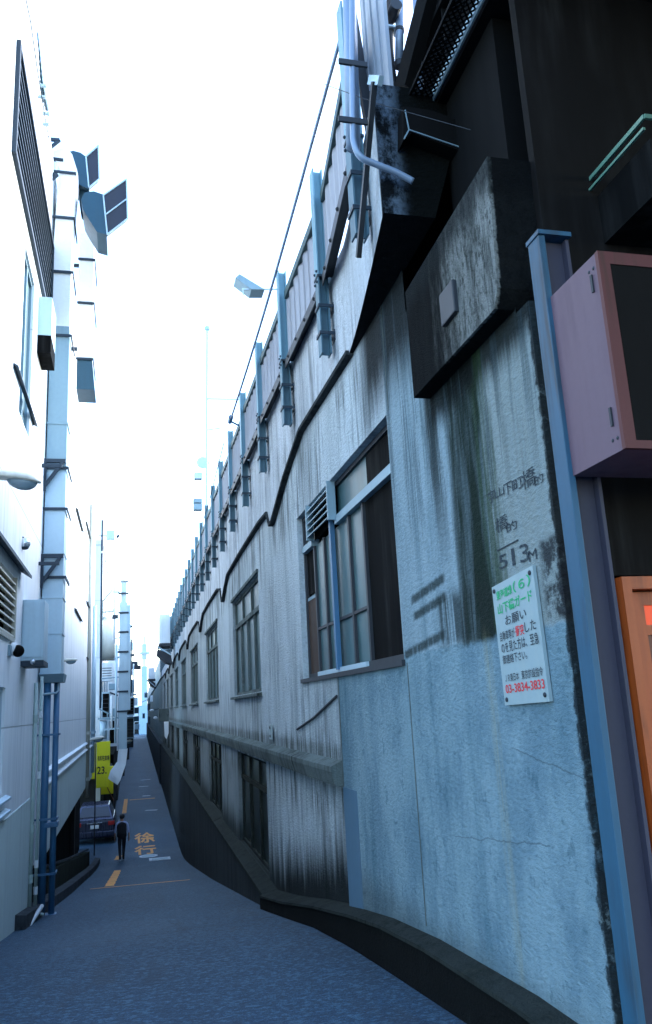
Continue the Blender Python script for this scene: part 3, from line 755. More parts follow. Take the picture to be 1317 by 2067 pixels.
# ------------------------------------------------------------------ barrier posts and panels along the parapet
PX_ = 1.585
def barrier_post(loc, label, q=1.0):
    y = loc[1]; X = loc[0]; zt_, zm, zb_ = [5.5+(v-5.5)*q for v in (10.10, 9.05, 8.34)]
    t = thing('barrier_post', (X, y, zb_), label, 'post', 'steel posts of the noise barrier')
    for nm, za, zc, mt in (('upper_shaft', zm, zt_, m_teal), ('lower_shaft', zb_, zm, m_teal_lo)):
        mb = MB(); mb.box(X-.045, X-.033, y-.055, y+.055, za, zc); mb.box(X+.033, X+.045, y-.055, y+.055, za, zc); mb.box(X-.033, X+.033, y-.006, y+.006, za, zc)
        mb.build(nm, mt, t)
    mb = MB(); mb.box(X-.052, X+.052, y-.064, y+.064, zm-.01, zm+.01)
    for yy in (-.05, .05):
        for zz in (.05, -.05): mb.ball((X-.05, y+yy*.7, zm+zz), .012, 1, 1, 1, 8)
    mb.build('splice_plate', m_clamp, t)
    for zz in (5.5+3.02*q, 5.5+3.27*q):
        mb = MB()
        mb.box(X-.056, X-.048, y-.066, y+.066, zz-.014, zz+.014)
        for sgn in (-1, 1): mb.box(X-.048, X+.085, y+sgn*.062-.004, y+sgn*.062+.004, zz-.014, zz+.014)
        mb.box(X+.074, X+.083, y-.058, y+.058, zz-.06, zz+.04)
        mb.build('clamp', m_clamp, t)
    return t
def ordinal(i): return ['first', 'second', 'third', 'fourth', 'fifth', 'sixth', 'seventh', 'eighth', 'ninth', 'tenth', 'eleventh', 'twelfth'][i]
posts = [4.78] + [6.03+1.73*i for i in range(33)]
far_p = 'small distant steel barrier post on the parapet, beyond the twelfth from the near end'
barrier_post((1.40, posts[0]*.90, 0), 'nearest steel barrier post on the parapet, with a grey conduit strapped to it')
proto = barrier_post((PX_, posts[1], 0), 'teal steel barrier post clamped to the parapet, second from the near end')
for i, y in enumerate(posts[2:], 2):
    o = dup(proto, (PX_+bend(y), y, 8.34), ('teal steel barrier post clamped to the parapet, %s from the near end' % ordinal(i)) if i < 12 else far_p)
def barrier_panel(y0, y1, label, splay=0.0):
    X = 1.63; t = thing('noise_barrier', (X, y0, 9.05), label, 'panel', 'corrugated sheets of the noise barrier')
    mb = MB(); n = 28; a = []; 
    for i in range(n+1):
        yy = y0+(y1-y0)*i/n; o_ = .012 if (i//2) % 2 else -.012
        a.append((yy, X+o_))
    for (ya, xa), (yb, xb) in zip(a, a[1:]):
        mb.poly([(xa, ya, 9.05), (xa, ya, 9.76), (xb, yb, 9.76), (xb, yb, 9.05)])
    r = bmesh.ops.solidify(mb.bm, geom=mb.bm.faces[:], thickness=.003)
    def shear():
        for v in mb.bm.verts: v.co.x -= splay*(y1-v.co.y)
    shear(); mb.build('sheet', m_panel, t)
    mb = MB(); mb.box(X-.03, X+.03, y0, y1, 9.76, 9.85); shear(); mb.build('capping', m_rail_dk, t)
    mb = MB(); mb.box(X-.055, X+.04, y0, y1, 9.035, 9.05); mb.box(X-.055, X-.045, y0, y1, 8.95, 9.035)
    for i in range(4): mb.ball((X-.06, y0+(y1-y0)*(i+.5)/4, 9.0), .016, 1, 1, 1, 8)
    shear(); mb.build('foot_rail', m_steel_dk, t)
    return t
pp0 = barrier_panel(posts[1]+.06, posts[2]-.06, 'corrugated grey barrier sheet between the second and third posts')
for i in range(2, 33):
    y = posts[i]+.06
    dup(pp0, (1.63+bend(y), y, 9.05), ('corrugated grey barrier sheet on the parapet, between %s and %s posts' % (ordinal(i), ordinal(i+1))) if i < 11 else 'small distant corrugated barrier sheet on the parapet, beyond the twelfth post')
pn = barrier_panel(posts[0]*.90+.06, posts[1]-.06, 'splayed corrugated grey barrier sheet between the conduit post and the second post', .115)
# tall sheet nearest the bridge
t = thing('noise_barrier', (1.58, 4.05, 9.0), 'tall grey ribbed barrier sheet standing nearest the girder bridge', 'panel', 'corrugated sheets of the noise barrier')
mb = MB()
for i in range(7):
    ya = 4.03+i*.065; mb.box(1.575+(.012 if i % 2 else 0), 1.60, ya, ya+.064, 9.0, 10.9)
mb.build('sheet', m_panel, t)
mb = MB(); mb.bar((1.53, 4.62, 10.6), (1.56, 4.35, 9.0), .05, .07); mb.build('edge_strip', m_steel_dk, t)

# dark lower post bracket below the near post and angle iron leaning on the end
t = thing('angle_iron', (1.50, 4.3, 8.6), 'black angle iron leaning against the parapet end beside the conduit', 'angle iron')
mb = MB(); mb.bar(onX(756, 165, 1.33), onX(724, 520, 1.36), .03, .04); mb.build('web', m_steel_dk, t)
mb = MB(); mb.bar(onX(762, 162, 1.33)+Vector((.02, 0, 0)), onX(748, 162, 1.33), .03, .05); mb.build('cap', m_galv, t)

# conduits
t = thing('conduit', (1.22, 3.76, 8.7), 'thick grey vertical conduit strapped to the nearest post, bending back over the wall', 'pipe')
P = spline([onY(px, py, 3.76) for px, py in ((712, -60), (712, 100), (713, 250), (716, 292), (730, 318), (760, 332), (800, 348), (834, 366))], 6)
MB().tube(P, .019, 12).build('pipe', m_pipe, t, smooth=True)
for py in (127, 243):
    q = onY(714, py, 3.74); MB().box(q.x-.09, q.x+.085, 3.735, 3.75, q.z-.018, q.z+.018, .003).build('strap', m_steel_dk, t)
t = thing('downpipe', (1.25, 3.95, 9.0), 'wide pale grey pipe rising behind the conduit on the nearest post', 'pipe')
MB().tube([onY(704, -80, 3.95), onY(714, 300, 3.95)], .044, 14).build('pipe', m_pipe, t, smooth=True)
# corrugated hose
t = thing('flexible_hose', (1.75, 4.25, 9.2), 'black corrugated hose hanging beside the bridge end', 'hose')
pts = [onY(790, -40, 4.25), onY(787, 60, 4.25), onY(787, 110, 4.25), onY(794, 165, 4.25), onY(806, 220, 4.25), onY(822, 290, 4.25)]
MB().tube(spline(pts, 22), .029, 10, True, .07).build('hose', m_hose, t, smooth=True)
q = onY(786, 62, 4.25)
mb = MB(); mb.box(q.x-.045, q.x+.07, q.y-.045, q.y+.04, q.z-.008, q.z+.008, .003); mb.build('hose_clip', m_galv, t)
# pipes hanging from the bridge end
for (pa, pb, r, lab) in (((808, -20), (806, 125), .045, 'short blue pipe stub with open end hanging left of the girder'), ((838, -20), (852, 215), .032, 'slim blue pipe running down to the bearing plate at the girder end')):
    a, b = onY(*pa, 4.1), onY(*pb, 4.1)
    t = thing('pipe_stub', tuple(b), lab, 'pipe', 'pipes at the bridge end')
    MB().tube([a, b], r*.62, 14).build('pipe', m_pipe, t, smooth=True)
    mb = MB(); mb.tube([b, b+Vector((0, 0, -.04))], r*.72, 14); e = a*.45+b*.55; mb.tube([e, e+(b-a).normalized()*.025], r*.72, 14)
    mb.build('collar', m_steel_dk, t)
a = onY(801, 8, 4.0); 
mb = MB(); mb.tube([a+Vector((.0, .12, 0)), a], .04, 14)
tag(mb.build('pipe_end', m_steel_dk), 'dark round pipe end sticking out beside the corrugated hose', 'pipe')

# overhead cable along the barrier
c0 = onX(692, 62, 1.40); c1 = onX(465, 850, 1.40)
t = thing('overhead_cable', tuple(c1), 'grey-blue cable running taut along the barrier from the pipe to the fifth post', 'cable')
pts = [c0+(c1-c0)*i/20+Vector((0, 0, -.10*math.sin(math.pi*i/20))) for i in range(21)]
MB().tube(pts, .014, 8).build('cable', m_pipe, t, smooth=True)
mb = MB(); mb.tube([c1+Vector((.0, .05, 0)), c1+Vector((0, -.12, .02))], [.03, .035], 10); mb.bar(c1, c1+Vector((.14, .05, -.05)), .02, .02); mb.build('cable_clamp', m_bluepipe, t)
c2 = onX(452, 895, 1.42); c3 = onX(403, 1075, 1.5)
mb = MB(); mb.tube([c2, (c2+c3)/2+Vector((0, 0, -.08)), c3], .008, 6)
tag(mb.build('thin_wire', m_steel_dk), 'thin dark wire continuing along the far post tops', 'wire')
a, b = onY(655, 170, 4.0), onY(950, 262, 3.4)
mb = MB(); mb.tube([a, (a*.6+b*.4)+Vector((0, 0, -.02)), b], .002, 6)
tag(mb.build('thin_wire', m_steel_dk), 'thin wire slanting from the sky across the conduits to the girder end', 'wire')

# ------------------------------------------------------------------ girder bridge overhead (right, towards the camera)
BR = thing('girder_bridge', (3, 2, 8.9), 'dark steel girder railway bridge overhead on the right', 'bridge')
def girder(name, x, zb, y0, y1, h, fl):
    mb = MB(); mb.box(x-fl, x+fl, y0, y1, zb, zb+.03); mb.box(x-.012, x+.012, y0, y1, zb+.03, zb+h); mb.box(x-fl, x+fl, y0, y1, zb+h, zb+h+.03)
    yy = y1-.2
    while yy > y0:
        mb.box(x-fl+.02, x-.012, yy-.008, yy+.008, zb+.03, zb+h); yy -= .75
    return mb.build(name, m_girder, BR)
girder('girder', 1.93, 9.02, -14, 3.9, .55, .13)
girder('girder', 2.75, 8.95, -14, 4.2, .6, .16)
girder('girder', 4.3, 8.95, -14, 4.2, .6, .16)
girder('girder', 5.9, 8.95, -14, 4.2, .6, .16)
mb = MB(); mb.box(1.84, 12, -14, 4.6, 9.62, 9.85); mb.build('deck', m_girder, BR)
mb = MB()
for yy in (3.6, 2.2, .8, -.6, -2.0, -4, -6): mb.box(1.95, 6, yy-.06, yy+.06, 9.15, 9.35)
mb.build('cross_beam', m_girder, BR)
mb = MB(); mb.box(1.775, 1.785, -6, 3.9, 9.03, 9.10); mb.build('edge_rail', m_galv_dk, BR)
mb = MB(); mb.box(1.86, 2.3, 3.2, 3.9, 7.905, 9.015); mb.build('bearing_pedestal', m_girder, BR)
mb = MB(); mb.prism([tuple(onY(815, 215, 3.75)), tuple(onY(870, 222, 3.75)), tuple(onY(1010, 275, 3.75)), tuple(onY(1000, 330, 3.75)), tuple(onY(832, 268, 3.75)), tuple(onY(814, 285, 3.75))], (0, .12, 0)); mb.build('bearing_plate', m_girder, BR)
a = onY(816, 280, 3.74); b = onY(826, 262, 3.74); c_ = onY(990, 318, 3.74); e = onY(818, 222, 3.74)
mb = MB(); mb.bar(a, b, .008, .008); mb.bar(b, c_, .006, .006); mb.bar(e, b, .006, .006); mb.build('plate_edge', m_galv_dk, BR)
# expanded-metal screen beside the girder
mb = MB(); n = 80
for i in range(n):
    y = 3.88-i*.042
    for xa_, xb_ in ((1.63, 1.666), (1.666, 1.702), (1.702, 1.738), (1.738, 1.775)):
        mb.bar((xa_, y, 9.06), (xb_, y-.042, 9.06), .009, .006); mb.bar((xa_, y-.042, 9.06), (xb_, y, 9.06), .009, .006)
mb.bar((1.63, 3.9, 9.06), (1.63, .3, 9.06), .012, .02); mb.bar((1.70, 3.9, 9.06), (1.70, .3, 9.06), .008, .01)
mb.build('mesh_screen', m_girder, BR)
# square timber beam hanging down from the deck edge
a, b = onY(816, 180, 4.0), onY(868, -20, 3.75)
mb = MB(); mb.bar(a, b+(b-a)*.8, .085, .10)
tag(mb.build('hanging_beam', m_girder), 'dark square beam slanting up past the blue pipes left of the mesh screen', 'beam')

# ------------------------------------------------------------------ things beside the abutment end
t = thing('steel_column', (1.76, 2.85, 4.2), 'blue painted steel column with flanges at the end of the abutment wall', 'column')
mb = MB(); mb.box(1.66, 1.69, 2.69, 2.785, 4.0, 7.37, .004); mb.build('flange', m_blue, t)
mb = MB(); mb.box(1.69, 1.79, 2.735, 2.75, 4.0, 7.365); mb.box(1.79, 1.805, 2.70, 2.785, 4.0, 7.365); mb.build('web', m_violet, t)
mb = MB(); mb.box(1.655, 1.81, 2.68, 2.79, 7.37, 7.39); mb.build('cap_plate', m_blue, t)
mb = MB(); mb.box(1.65, 1.82, 2.67, 2.80, 3.95, 4.05); mb.build('base_plate', m_steel_dk, t)
# pink sign box
SBX = 1.68
a, b, c_, e = onX(1109, 600, SBX), onX(1207, 508, SBX), onX(1260, 905, SBX), onX(1143, 970, SBX)
y0, y1, z0, z1 = b.y, a.y, (c_.z+e.z)/2, (a.z+b.z)/2
t = thing('sign_box', (SBX, y1, z0), 'blank pinkish sheet-metal sign box with rusty rose rim beside the blue column', 'sign box')
mb = MB(); mb.box(SBX, 2.9, y0+.02, y1, z0, z1); mb.build('side_panel', m_pink, t)
mb = MB(); mb.box(SBX-.002, SBX+.045, y0, y0+.019, z0, z1); mb.box(SBX+.045, 2.9, y0, y0+.019, z1-.05, z1); mb.box(SBX+.045, 2.9, y0, y0+.019, z0, z0+.03); mb.build('rim', m_pinkedge, t)
mb = MB(); mb.box(SBX+.045, 2.9, y0+.004, y0+.0195, z0+.03, z1-.05); mb.build('face', m_brown, t)
mb = MB()
for zz in (z0+.10, z1-.14): MB().box(SBX-.007, SBX, y0+.05, y0+.062, zz, zz+.07).build('latch', m_steel_dk, t)
for zz in (z0+.05, z1-.05):
    for dy_ in (.04, .07): MB().ball((SBX, y0+dy_, zz), .007, .6, 1, 1, 8).build('screw', m_steel_dk, t)
mb.bm.free()
# metal canopy edge above, its green light put into the colour
a, b = onX(1145, 420, 2.1), onX(1300, 228, 2.1)
t = thing('canopy', (2.1, 2.95, 7.8), 'canopy edge coloured by green light under the bridge, above the pink sign box', 'canopy')
mb = MB(); mb.bar((2.1, 3.1, 7.84), (2.1, 2.48, 7.84), .012, .02); mb.bar((2.1, 2.48, 7.84), (3.4, 2.48, 7.84), .012, .02); mb.bar((2.09, 3.1, 7.78), (2.09, 2.48, 7.78), .012, .012); mb.build('rim', m_greenlit, t)
mb = MB(); mb.box(2.125, 3.4, 2.50, 2.95, 7.5, 7.75); mb.build('fascia', m_void, t)
# end wall of the viaduct with the wooden door in its orange-lit colour
mb = MB(); mb.box(1.82, 1.90, 2.90, 2.95, 3.9, 9.0); mb.box(1.90, 6.0, 2.90, 2.95, 5.95, 9.0); mb.box(3.0, 6, 2.9, 2.95, 3.9, 5.95)
SF = thing('shop_front', (1.9, 2.9, 4.0), 'dark brown shop front under the bridge with a wooden door coloured by orange light and lit red glass', 'shop front')
mb.build('wall', m_brown, SF)
mb = MB(); mb.box(1.905, 1.945, 2.80, 2.90, 3.95, 5.93); mb.box(1.945, 2.95, 2.80, 2.90, 5.88, 5.93); DR = mb.build('door', m_wood, SF)
mb = MB(); mb.box(1.95, 2.03, 2.86, 2.89, 3.98, 5.875); mb.box(2.03, 2.9, 2.86, 2.89, 5.82, 5.875); mb.box(2.03, 2.9, 2.86, 2.89, 5.70, 5.74); mb.build('leaf', m_wood, DR)
mb = MB(); mb.box(2.03, 2.9, 2.872, 2.885, 5.74, 5.82); mb.build('transom_glass', m_redglass, DR)
mb = MB(); mb.box(2.03, 2.9, 2.872, 2.885, 3.98, 5.70); mb.build('panel', m_wood_dk, DR)
mb = MB(); mb.box(1.94, 1.958, 2.845, 2.86, 5.60, 5.74); mb.build('hinge', m_steel_dk, DR)
mb = MB(); mb.tube([(1.865, 2.86, 4.0), (1.865, 2.86, 6.1)], .018, 10)
tag(mb.build('standing_pipe', m_wood), 'brownish pipe standing between the blue column and the orange-lit door', 'pipe')

# ------------------------------------------------------------------ building on the left
XL = -1.35
A = thing('white_building', (XL, 13, 3.3), 'tall white rendered building on the left, raised over a dark parking recess', 'building')
YA0, YA1, ZA = 4.6, 32.3, 15.0
hl = [  # y0,y1,z0,z1 openings in the alley face
    (8.55, 13.0, 11.85, 13.35), (9.9, 10.95, 9.2, 11.5), (8.1, 9.75, 4.72, 5.85), (8.0, 10.15, 6.42, 7.15)]
mb = MB()
wall_grid(XL, YA0, YA1, 3.42, ZA, hl, -.12, mb)
wall_grid(XL, YA0, 12.5, 1.9, 3.42, [], -.12, mb)
mb.box(XL-6, XL-.30, YA0+.02, YA1-.01, 3.9, ZA-.02)
mb.poly([(XL, YA0, 2.2), (XL, YA0, ZA), (XL-6, YA0, ZA), (XL-6, YA0, 2.2)])
mb.poly([(XL, YA1, 3.42), (XL-6, YA1, 3.42), (XL-6, YA1, ZA), (XL, YA1, ZA)])
mb.poly([(XL, YA0, ZA), (XL, YA1, ZA), (XL-6, YA1, ZA), (XL-6, YA0, ZA)])
mb.poly([(XL, 12.5, 3.42), (XL, YA1, 3.42), (XL-6, YA1, 3.42), (XL-6, 12.5, 3.42)])
mb.build('wall', m_white, A)
mb = MB(); mb.box(XL-.004, XL+.012, YA0, 12.49, 1.9, 4.42); mb.build('lower_wall', m_grey_wall, A)
mb = MB(); mb.box(XL-.01, XL+.012, 13.55, YA1-.1, 3.30, 4.46); mb.build('lower_wall', m_grey_wall, A)
mb = MB(); mb.box(XL-.7, XL-.55, 12.5, 35.2, -.2, 3.42); mb.box(XL-.7, XL-.02, 12.38, 12.49, -.2, 3.42); mb.build('recess_shade_wall', m_void, A)  # black wall set close, standing in for the recess's depth and shade
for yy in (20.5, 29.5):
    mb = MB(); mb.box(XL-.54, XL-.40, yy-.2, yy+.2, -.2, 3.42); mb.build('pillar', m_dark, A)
# drip ledges
for za in (4.66, 4.47):
    mb = MB(); mb.prism([(XL, 13.6, za-.05), (XL, 13.6, za+.02), (XL+.07, 13.6, za-.005), (XL+.07, 13.6, za-.035)], (0, YA1-13.8, 0)); mb.build('drip_ledge', m_white, A)
for za in (4.66, 4.52):
    mb = MB(); mb.prism([(XL, 7.95, za-.04), (XL, 7.95, za+.02), (XL+.06, 7.95, za-.005), (XL+.06, 7.95, za-.03)], (0, 2.15, 0)); mb.build('drip_ledge', m_galv, A)
# windows of the left building
def left_window(y0, y1, z0, z1, n, fm, pm):
    f = MB(); X = XL-.06
    f.box(X-.02, X+.03, y0, y1, z0, z0+.05); f.box(X-.02, X+.03, y0, y1, z1-.05, z1)
    for i in range(n+1):
        yy = y0+(y1-y0)*i/n; f.box(X-.02, X+.028, max(y0, yy-.03), min(y1, yy+.03), z0+.05, z1-.05)
    o = f.build('window', fm, A)
    p = MB(); p.box(X-.015, X-.005, y0, y1, z0, z1); p.build('pane', pm, o)
    return o
left_window(8.1, 9.75, 4.72, 5.85, 2, m_galv, m_pane_l)
left_window(9.9, 10.95, 9.2, 11.5, 2, m_galv_dk, m_pane)
# big louvred opening high on the wall
mb = MB(); mb.box(XL-.02, XL+.05, 8.55, 13.0, 13.30, 13.37); mb.box(XL-.02, XL+.05, 8.55, 13.0, 11.83, 11.90); mb.box(XL-.02, XL+.05, 12.93, 13.0, 11.9, 13.3); mb.box(XL-.10, XL+.05, 8.50, 8.56, 11.83, 13.37)
LV = mb.build('louvre', m_clamp, A)
for i in range(9):
    zz = 11.95+i*.155
    mb = MB(); mb.hexa([(XL-.08, 8.57, zz+.07), (XL+.03, 8.57, zz), (XL+.03, 8.57, zz+.02), (XL-.08, 8.57, zz+.09)], [(XL-.08, 12.93, zz+.07), (XL+.03, 12.93, zz), (XL+.03, 12.93, zz+.02), (XL-.08, 12.93, zz+.09)])
    mb.build('slat', m_slat, LV)
mb = MB(); mb.box(XL-.11, XL-.10, 8.55, 13.0, 11.9, 13.3); mb.build('backing', m_void, LV)
# low louvre with little awning
mb = MB(); mb.box(XL-.02, XL+.03, 10.10, 10.16, 6.42, 7.15); mb.box(XL-.02, XL+.03, 8.0, 10.1, 6.38, 6.43)
LV2 = mb.build('louvre', m_beige, A)
for i in range(8):
    zz = 6.44+i*.088
    mb = MB(); mb.hexa([(XL-.07, 8.0, zz+.05), (XL+.02, 8.0, zz), (XL+.02, 8.0, zz+.02), (XL-.07, 8.0, zz+.065)], [(XL-.07, 10.1, zz+.05), (XL+.02, 10.1, zz), (XL+.02, 10.1, zz+.02), (XL-.07, 10.1, zz+.065)]); mb.build('slat', m_cream, LV2)
mb = MB(); mb.box(XL-.11, XL-.10, 8.0, 10.1, 6.42, 7.15); mb.build('backing', m_void, LV2)
mb = MB(); mb.prism([(XL, 7.95, 7.32), (XL, 7.95, 7.36), (XL+.13, 7.95, 7.27), (XL+.13, 7.95, 7.23)], (0, 2.75, 0)); mb.build('awning', m_clamp, A)
# long thin strips and small openings further along the face
for (y0, y1, z0, z1, mt) in ((9.3, 11.4, 9.2, 9.55, m_pane_l), (20.5, 23.2, 9.55, 10.6, m_pane_l), (20.8, 23.6, 7.4, 8.1, m_pane_l), (26.2, 28.2, 8.3, 9.0, m_pane_l), (27.0, 29.0, 6.7, 7.3, m_pane_l), (25.0, 27.5, 10.6, 11.3, m_pane_l)):
    mb = MB(); mb.prism([(XL, y0, z1), (XL, y0, z1+.03), (XL+.06, y0, z1-.01), (XL+.06, y0, z1-.03)], (0, y1-y0, 0))
    o = mb.build('window_hood', m_clamp, A)
# beige and white conduits on the face
def wall_tube(name, label, cat, pts, r, mat, joints=(), jm=None, n=10, group=None):
    t = thing(name, pts[-1], label, cat, group)
    MB().tube(pts, r, n).build('pipe', mat, t, smooth=True)
    for j in joints:
        MB().tube([(j[0], j[1], j[2]-.05), (j[0], j[1], j[2]+.05)], r*1.35, n).build('joint', jm or mat, t)
    return t
yv = 12.95
wall_tube('conduit', 'pale green conduit running down the left wall in front of the blue downpipe', 'pipe',
          [(XL+.03, 12.55, 6.0), (XL+.03, 12.55, 2.75)], .028, m_greenpipe, [(XL+.03, 12.55, 5.5), (XL+.03, 12.55, 4.0), (XL+.03, 12.55, 3.35)])
wall_tube('conduit', 'thin pale conduit with white couplings, curving into the blue box at its foot', 'pipe',
          [(XL+.08, 12.8, 6.1), (XL+.08, 12.8, 2.95)]+[tuple(v) for v in arc((XL+.20, 12.8, 2.95), .12, math.pi, 1.5*math.pi, (1, 0, 0), (0, 0, 1), 6)], .022, m_greenpipe, [(XL+.08, 12.8, 5.55), (XL+.08, 12.8, 4.7), (XL+.08, 12.8, 3.5), (XL+.08, 12.8, 3.15)], m_white)
t = thing('downpipe', (XL+.16, 13.2, 2.7), 'pair of blue rainwater downpipes with brackets at the corner of the white building', 'downpipe')
MB().tube([(XL+.13, 13.15, 6.15), (XL+.13, 13.15, 2.6)], .055, 14).build('pipe', m_bluepipe, t, smooth=True)
MB().tube([(XL+.26, 13.25, 6.15), (XL+.26, 13.25, 2.55)], .045, 14).build('pipe', m_bluepipe, t, smooth=True)
for zz in (5.25, 4.05, 3.3):
    mb = MB(); mb.box(XL, XL+.32, 13.08, 13.10, zz-.015, zz+.015); mb.box(XL+.31, XL+.325, 13.08, 13.32, zz-.015, zz+.015); mb.build('bracket', m_bluepipe, t)
mb = MB(); mb.box(XL+.12, XL+.33, 13.10, 13.34, 3.93, 4.0, .01); mb.build('collar', m_bluepipe, t)
mb = MB(); mb.box(XL+.10, XL+.33, 13.05, 13.34, 2.46, 2.74, .01); mb.build('foot_box', m_bluepipe, t)
t = thing('cable_stub', (XL+.1, 12.2, 2.8), 'short white capped bar on the ground at the foot of the pale conduit', 'bar')
mb = MB(); mb.tube([(XL+.02, 11.3, 2.93), (XL+.09, 11.35, 2.92), (XL+.19, 12.6, 2.98)], .028, 10); mb.build('bar', m_white, t, smooth=True)
wall_tube('conduit', 'beige pipe at the far end of the white building, beside the yellow board', 'pipe', [(XL+.05, 27.6, 12.5), (XL+.05, 27.6, 3.0)], .07, m_beige, [(XL+.05, 27.6, 4.95), (XL+.05, 27.6, 3.55)])
wall_tube('conduit', 'pale blue pipe at the far corner of the white building', 'pipe', [(XL+.05, 31.2, 9.5), (XL+.05, 31.2, 3.5)], .09, m_galv, [(XL+.05, 31.2, 4.9)])

# exhaust ducts -----------------------------------------------------------
DU = thing('exhaust_duct', (-1.18, 13.0, 6.15), 'tall square sheet-metal exhaust duct clamped to the left wall, the nearest one', 'duct')
xa, xb, ya, yb = -1.325, -1.02, 13.0, 13.5
mb = MB()
zs = [6.15, 6.75, 7.3, 8.0, 8.7, 9.35]
for z0, z1 in zip(zs, zs[1:]): mb.box(xa, xb, ya, yb, z0+.004, z1-.004)
for z0 in zs: mb.box(xa-.012, xb+.012, ya-.012, yb+.012, z0-.006, z0+.006)
mb.build('lower_shaft', m_galv, DU)
mb = MB(); mb.box(xa, xb, ya, yb, 9.36, 11.9); mb.box(xa-.015, xb+.015, ya-.015, yb+.015, 10.15, 10.18); mb.build('middle_shaft', m_galv_dk, DU)
# upper shaft swings out into the curved elbow below the hoods
path = [(-1.17, 11.9), (-1.17, 13.2), (-1.14, 14.3), (-1.10, 14.9), (-1.20, 15.25), (-1.32, 15.3)]
rings = []
for i, (cx, cz_) in enumerate(path):
    rings.append([(cx-.15, ya, cz_-(.1 if i > 3 else 0)), (cx+.15, ya, cz_+(.1 if i > 4 else 0)), (cx+.15, yb, cz_+(.1 if i > 4 else 0)), (cx-.15, yb, cz_-(.1 if i > 3 else 0))])
MB().loft(rings).build('upper_shaft', m_enamel, DU)
for zz in (7.62, 8.72, 9.62 if False else 9.40, 11.72, 12.9, 13.95, 14.85):
    mb = MB(); mb.box(xa-.04, xb+.045, ya-.035, ya-.014, zz-.022, zz+.022); mb.box(xb+.025, xb+.045, ya-.014, yb+.25, zz-.022, zz+.022); mb.build('clamp', m_clamp, DU)
for zz in (7.95, 9.50):
    mb = MB(); mb.box(XL+.0, xb, 12.90, 12.95, zz-.03, zz+.03); mb.bar((XL+.02, 12.92, zz-.42), (XL+.28, 12.92, zz-.03), .05, .05); mb.box(XL, XL+.04, 12.9, 12.95, zz-.5, zz-.03); mb.build('bracket', m_clamp, DU)
    MB().box(XL-.0, XL+.30, 12.60, 12.65, zz-.20, zz-.15).build('bracket_arm', m_clamp, DU)
mb = MB(); mb.hexa([(xa-.03, ya-.03, 6.14), (xb+.05, ya-.03, 6.14), (xb+.05, yb+.03, 6.14), (xa-.03, yb+.03, 6.14)], [(xa+.04, ya+.06, 6.02), (xb+.03, ya+.06, 6.02), (xb+.03, yb, 6.02), (xa+.04, yb, 6.02)]); mb.build('drip_tray', m_galv_dk, DU)
mb = MB(); mb.tube([(-1.06, 13.15, 6.02), (-1.06, 13.15, 5.90), (-1.09, 13.12, 5.86), (-1.30, 13.0, 5.84)], .018, 8); mb.build('drain_pipe', m_galv, DU, smooth=True)
# dark round elbow behind the louvre
t = thing('duct_elbow', (-1.28, 13.6, 13.9), 'dark round duct elbow beside the high louvre of the white building', 'duct')
MB().tube([(-1.40, 13.7, 14.7), (-1.24, 13.7, 14.55), (-1.16, 13.7, 14.2), (-1.17, 13.7, 13.6), (-1.2, 13.7, 13.2)], [.12, .13, .13, .12, .10], 14).build('elbow', m_void, t, smooth=True)
# second duct with dark slanting foot
D2 = thing('exhaust_duct', (-.85, 14.9, 11.3), 'short exhaust duct with slanting dark foot, right of the nearest duct', 'duct')
x0, x1, y0, y1 = -1.02, -.74, 14.9, 15.5
mb = MB(); mb.box(x0, x1, y0, y1, 12.15, 14.9); mb.build('shaft', m_enamel, D2)
mb = MB(); mb.hexa([(x0, y0, 12.15), (x1, y0, 12.15), (x1, y1, 12.15), (x0, y1, 12.15)], [(x0, y0, 11.55), (x1+.06, y0, 11.55), (x1+.06, y1+.1, 11.55), (x0, y1+.1, 11.55)]); mb.build('foot', m_hood, D2)
for zz in (12.4, 14.2): MB().box(XL, x0, 15.0, 15.06, zz, zz+.06).build('stay', m_clamp, D2)
for zz in (12.17, 13.35, 14.3):
    mb = MB(); mb.box(x0-.02, x1+.03, y0-.03, y0-.002, zz-.022, zz+.022); mb.box(x1+.01, x1+.03, y0-.002, y1+.4, zz-.022, zz+.022); mb.build('clamp', m_clamp, D2)
# exhaust hoods
def hood(Y, dep, body, mouth, label, nmid):
    """body: outline of the bent cowl read on its near side; mouth: 4 corners of the opening"""
    b = [onY(*p, Y) for p in body]
    t = thing('exhaust_hood', tuple(b[0]), label, 'exhaust hood', 'exhaust hoods above the ducts')
    MB().prism([tuple(p) for p in b], (0, dep, 0)).build('cowl', m_hood, t)
    m4 = [onY(*p, Y) for p in mouth]
    for p in (m4[1], m4[2]): p.y += 0
    th = Vector((.03, .02, 0))
    MB().hexa(m4, [p+Vector((-.03, .10, 0)) for p in m4]).build('mouth', m_mouth, t)
    mb = MB(); ring = m4+[m4[0]]
    for p, q in zip(ring, ring[1:]): mb.bar(p+Vector((0, -.01, 0)), q+Vector((0, -.01, 0)), .024, .024)
    if nmid: mb.bar((m4[0]+m4[3])/2+Vector((0, -.01, 0)), (m4[1]+m4[2])/2+Vector((0, -.01, 0)), .02, .02)
    mb.build('rim', m_galv, t)
    return t
hood(13.35, .55, [(125, 322), (130, 309), (148, 304), (163, 308), (174, 316), (180, 382), (160, 372), (140, 352), (127, 338)],
     [(174, 317), (199, 295), (201, 362), (180, 380)], 'blue-grey exhaust hood with rectangular mouth, upper and smaller one of the pair', False)
hood(13.2, .7, [(164, 402), (172, 388), (190, 386), (208, 392), (216, 474), (196, 468), (182, 446), (168, 422)],
     [(209, 395), (256, 362), (258, 442), (217, 474)], 'blue-grey exhaust hood with a divided rectangular mouth, lower and larger one', True)
q = onY(165, 385, 13.5)
t = thing('hood_duct', tuple(q), 'short blue duct neck joining the two exhaust hoods', 'duct')
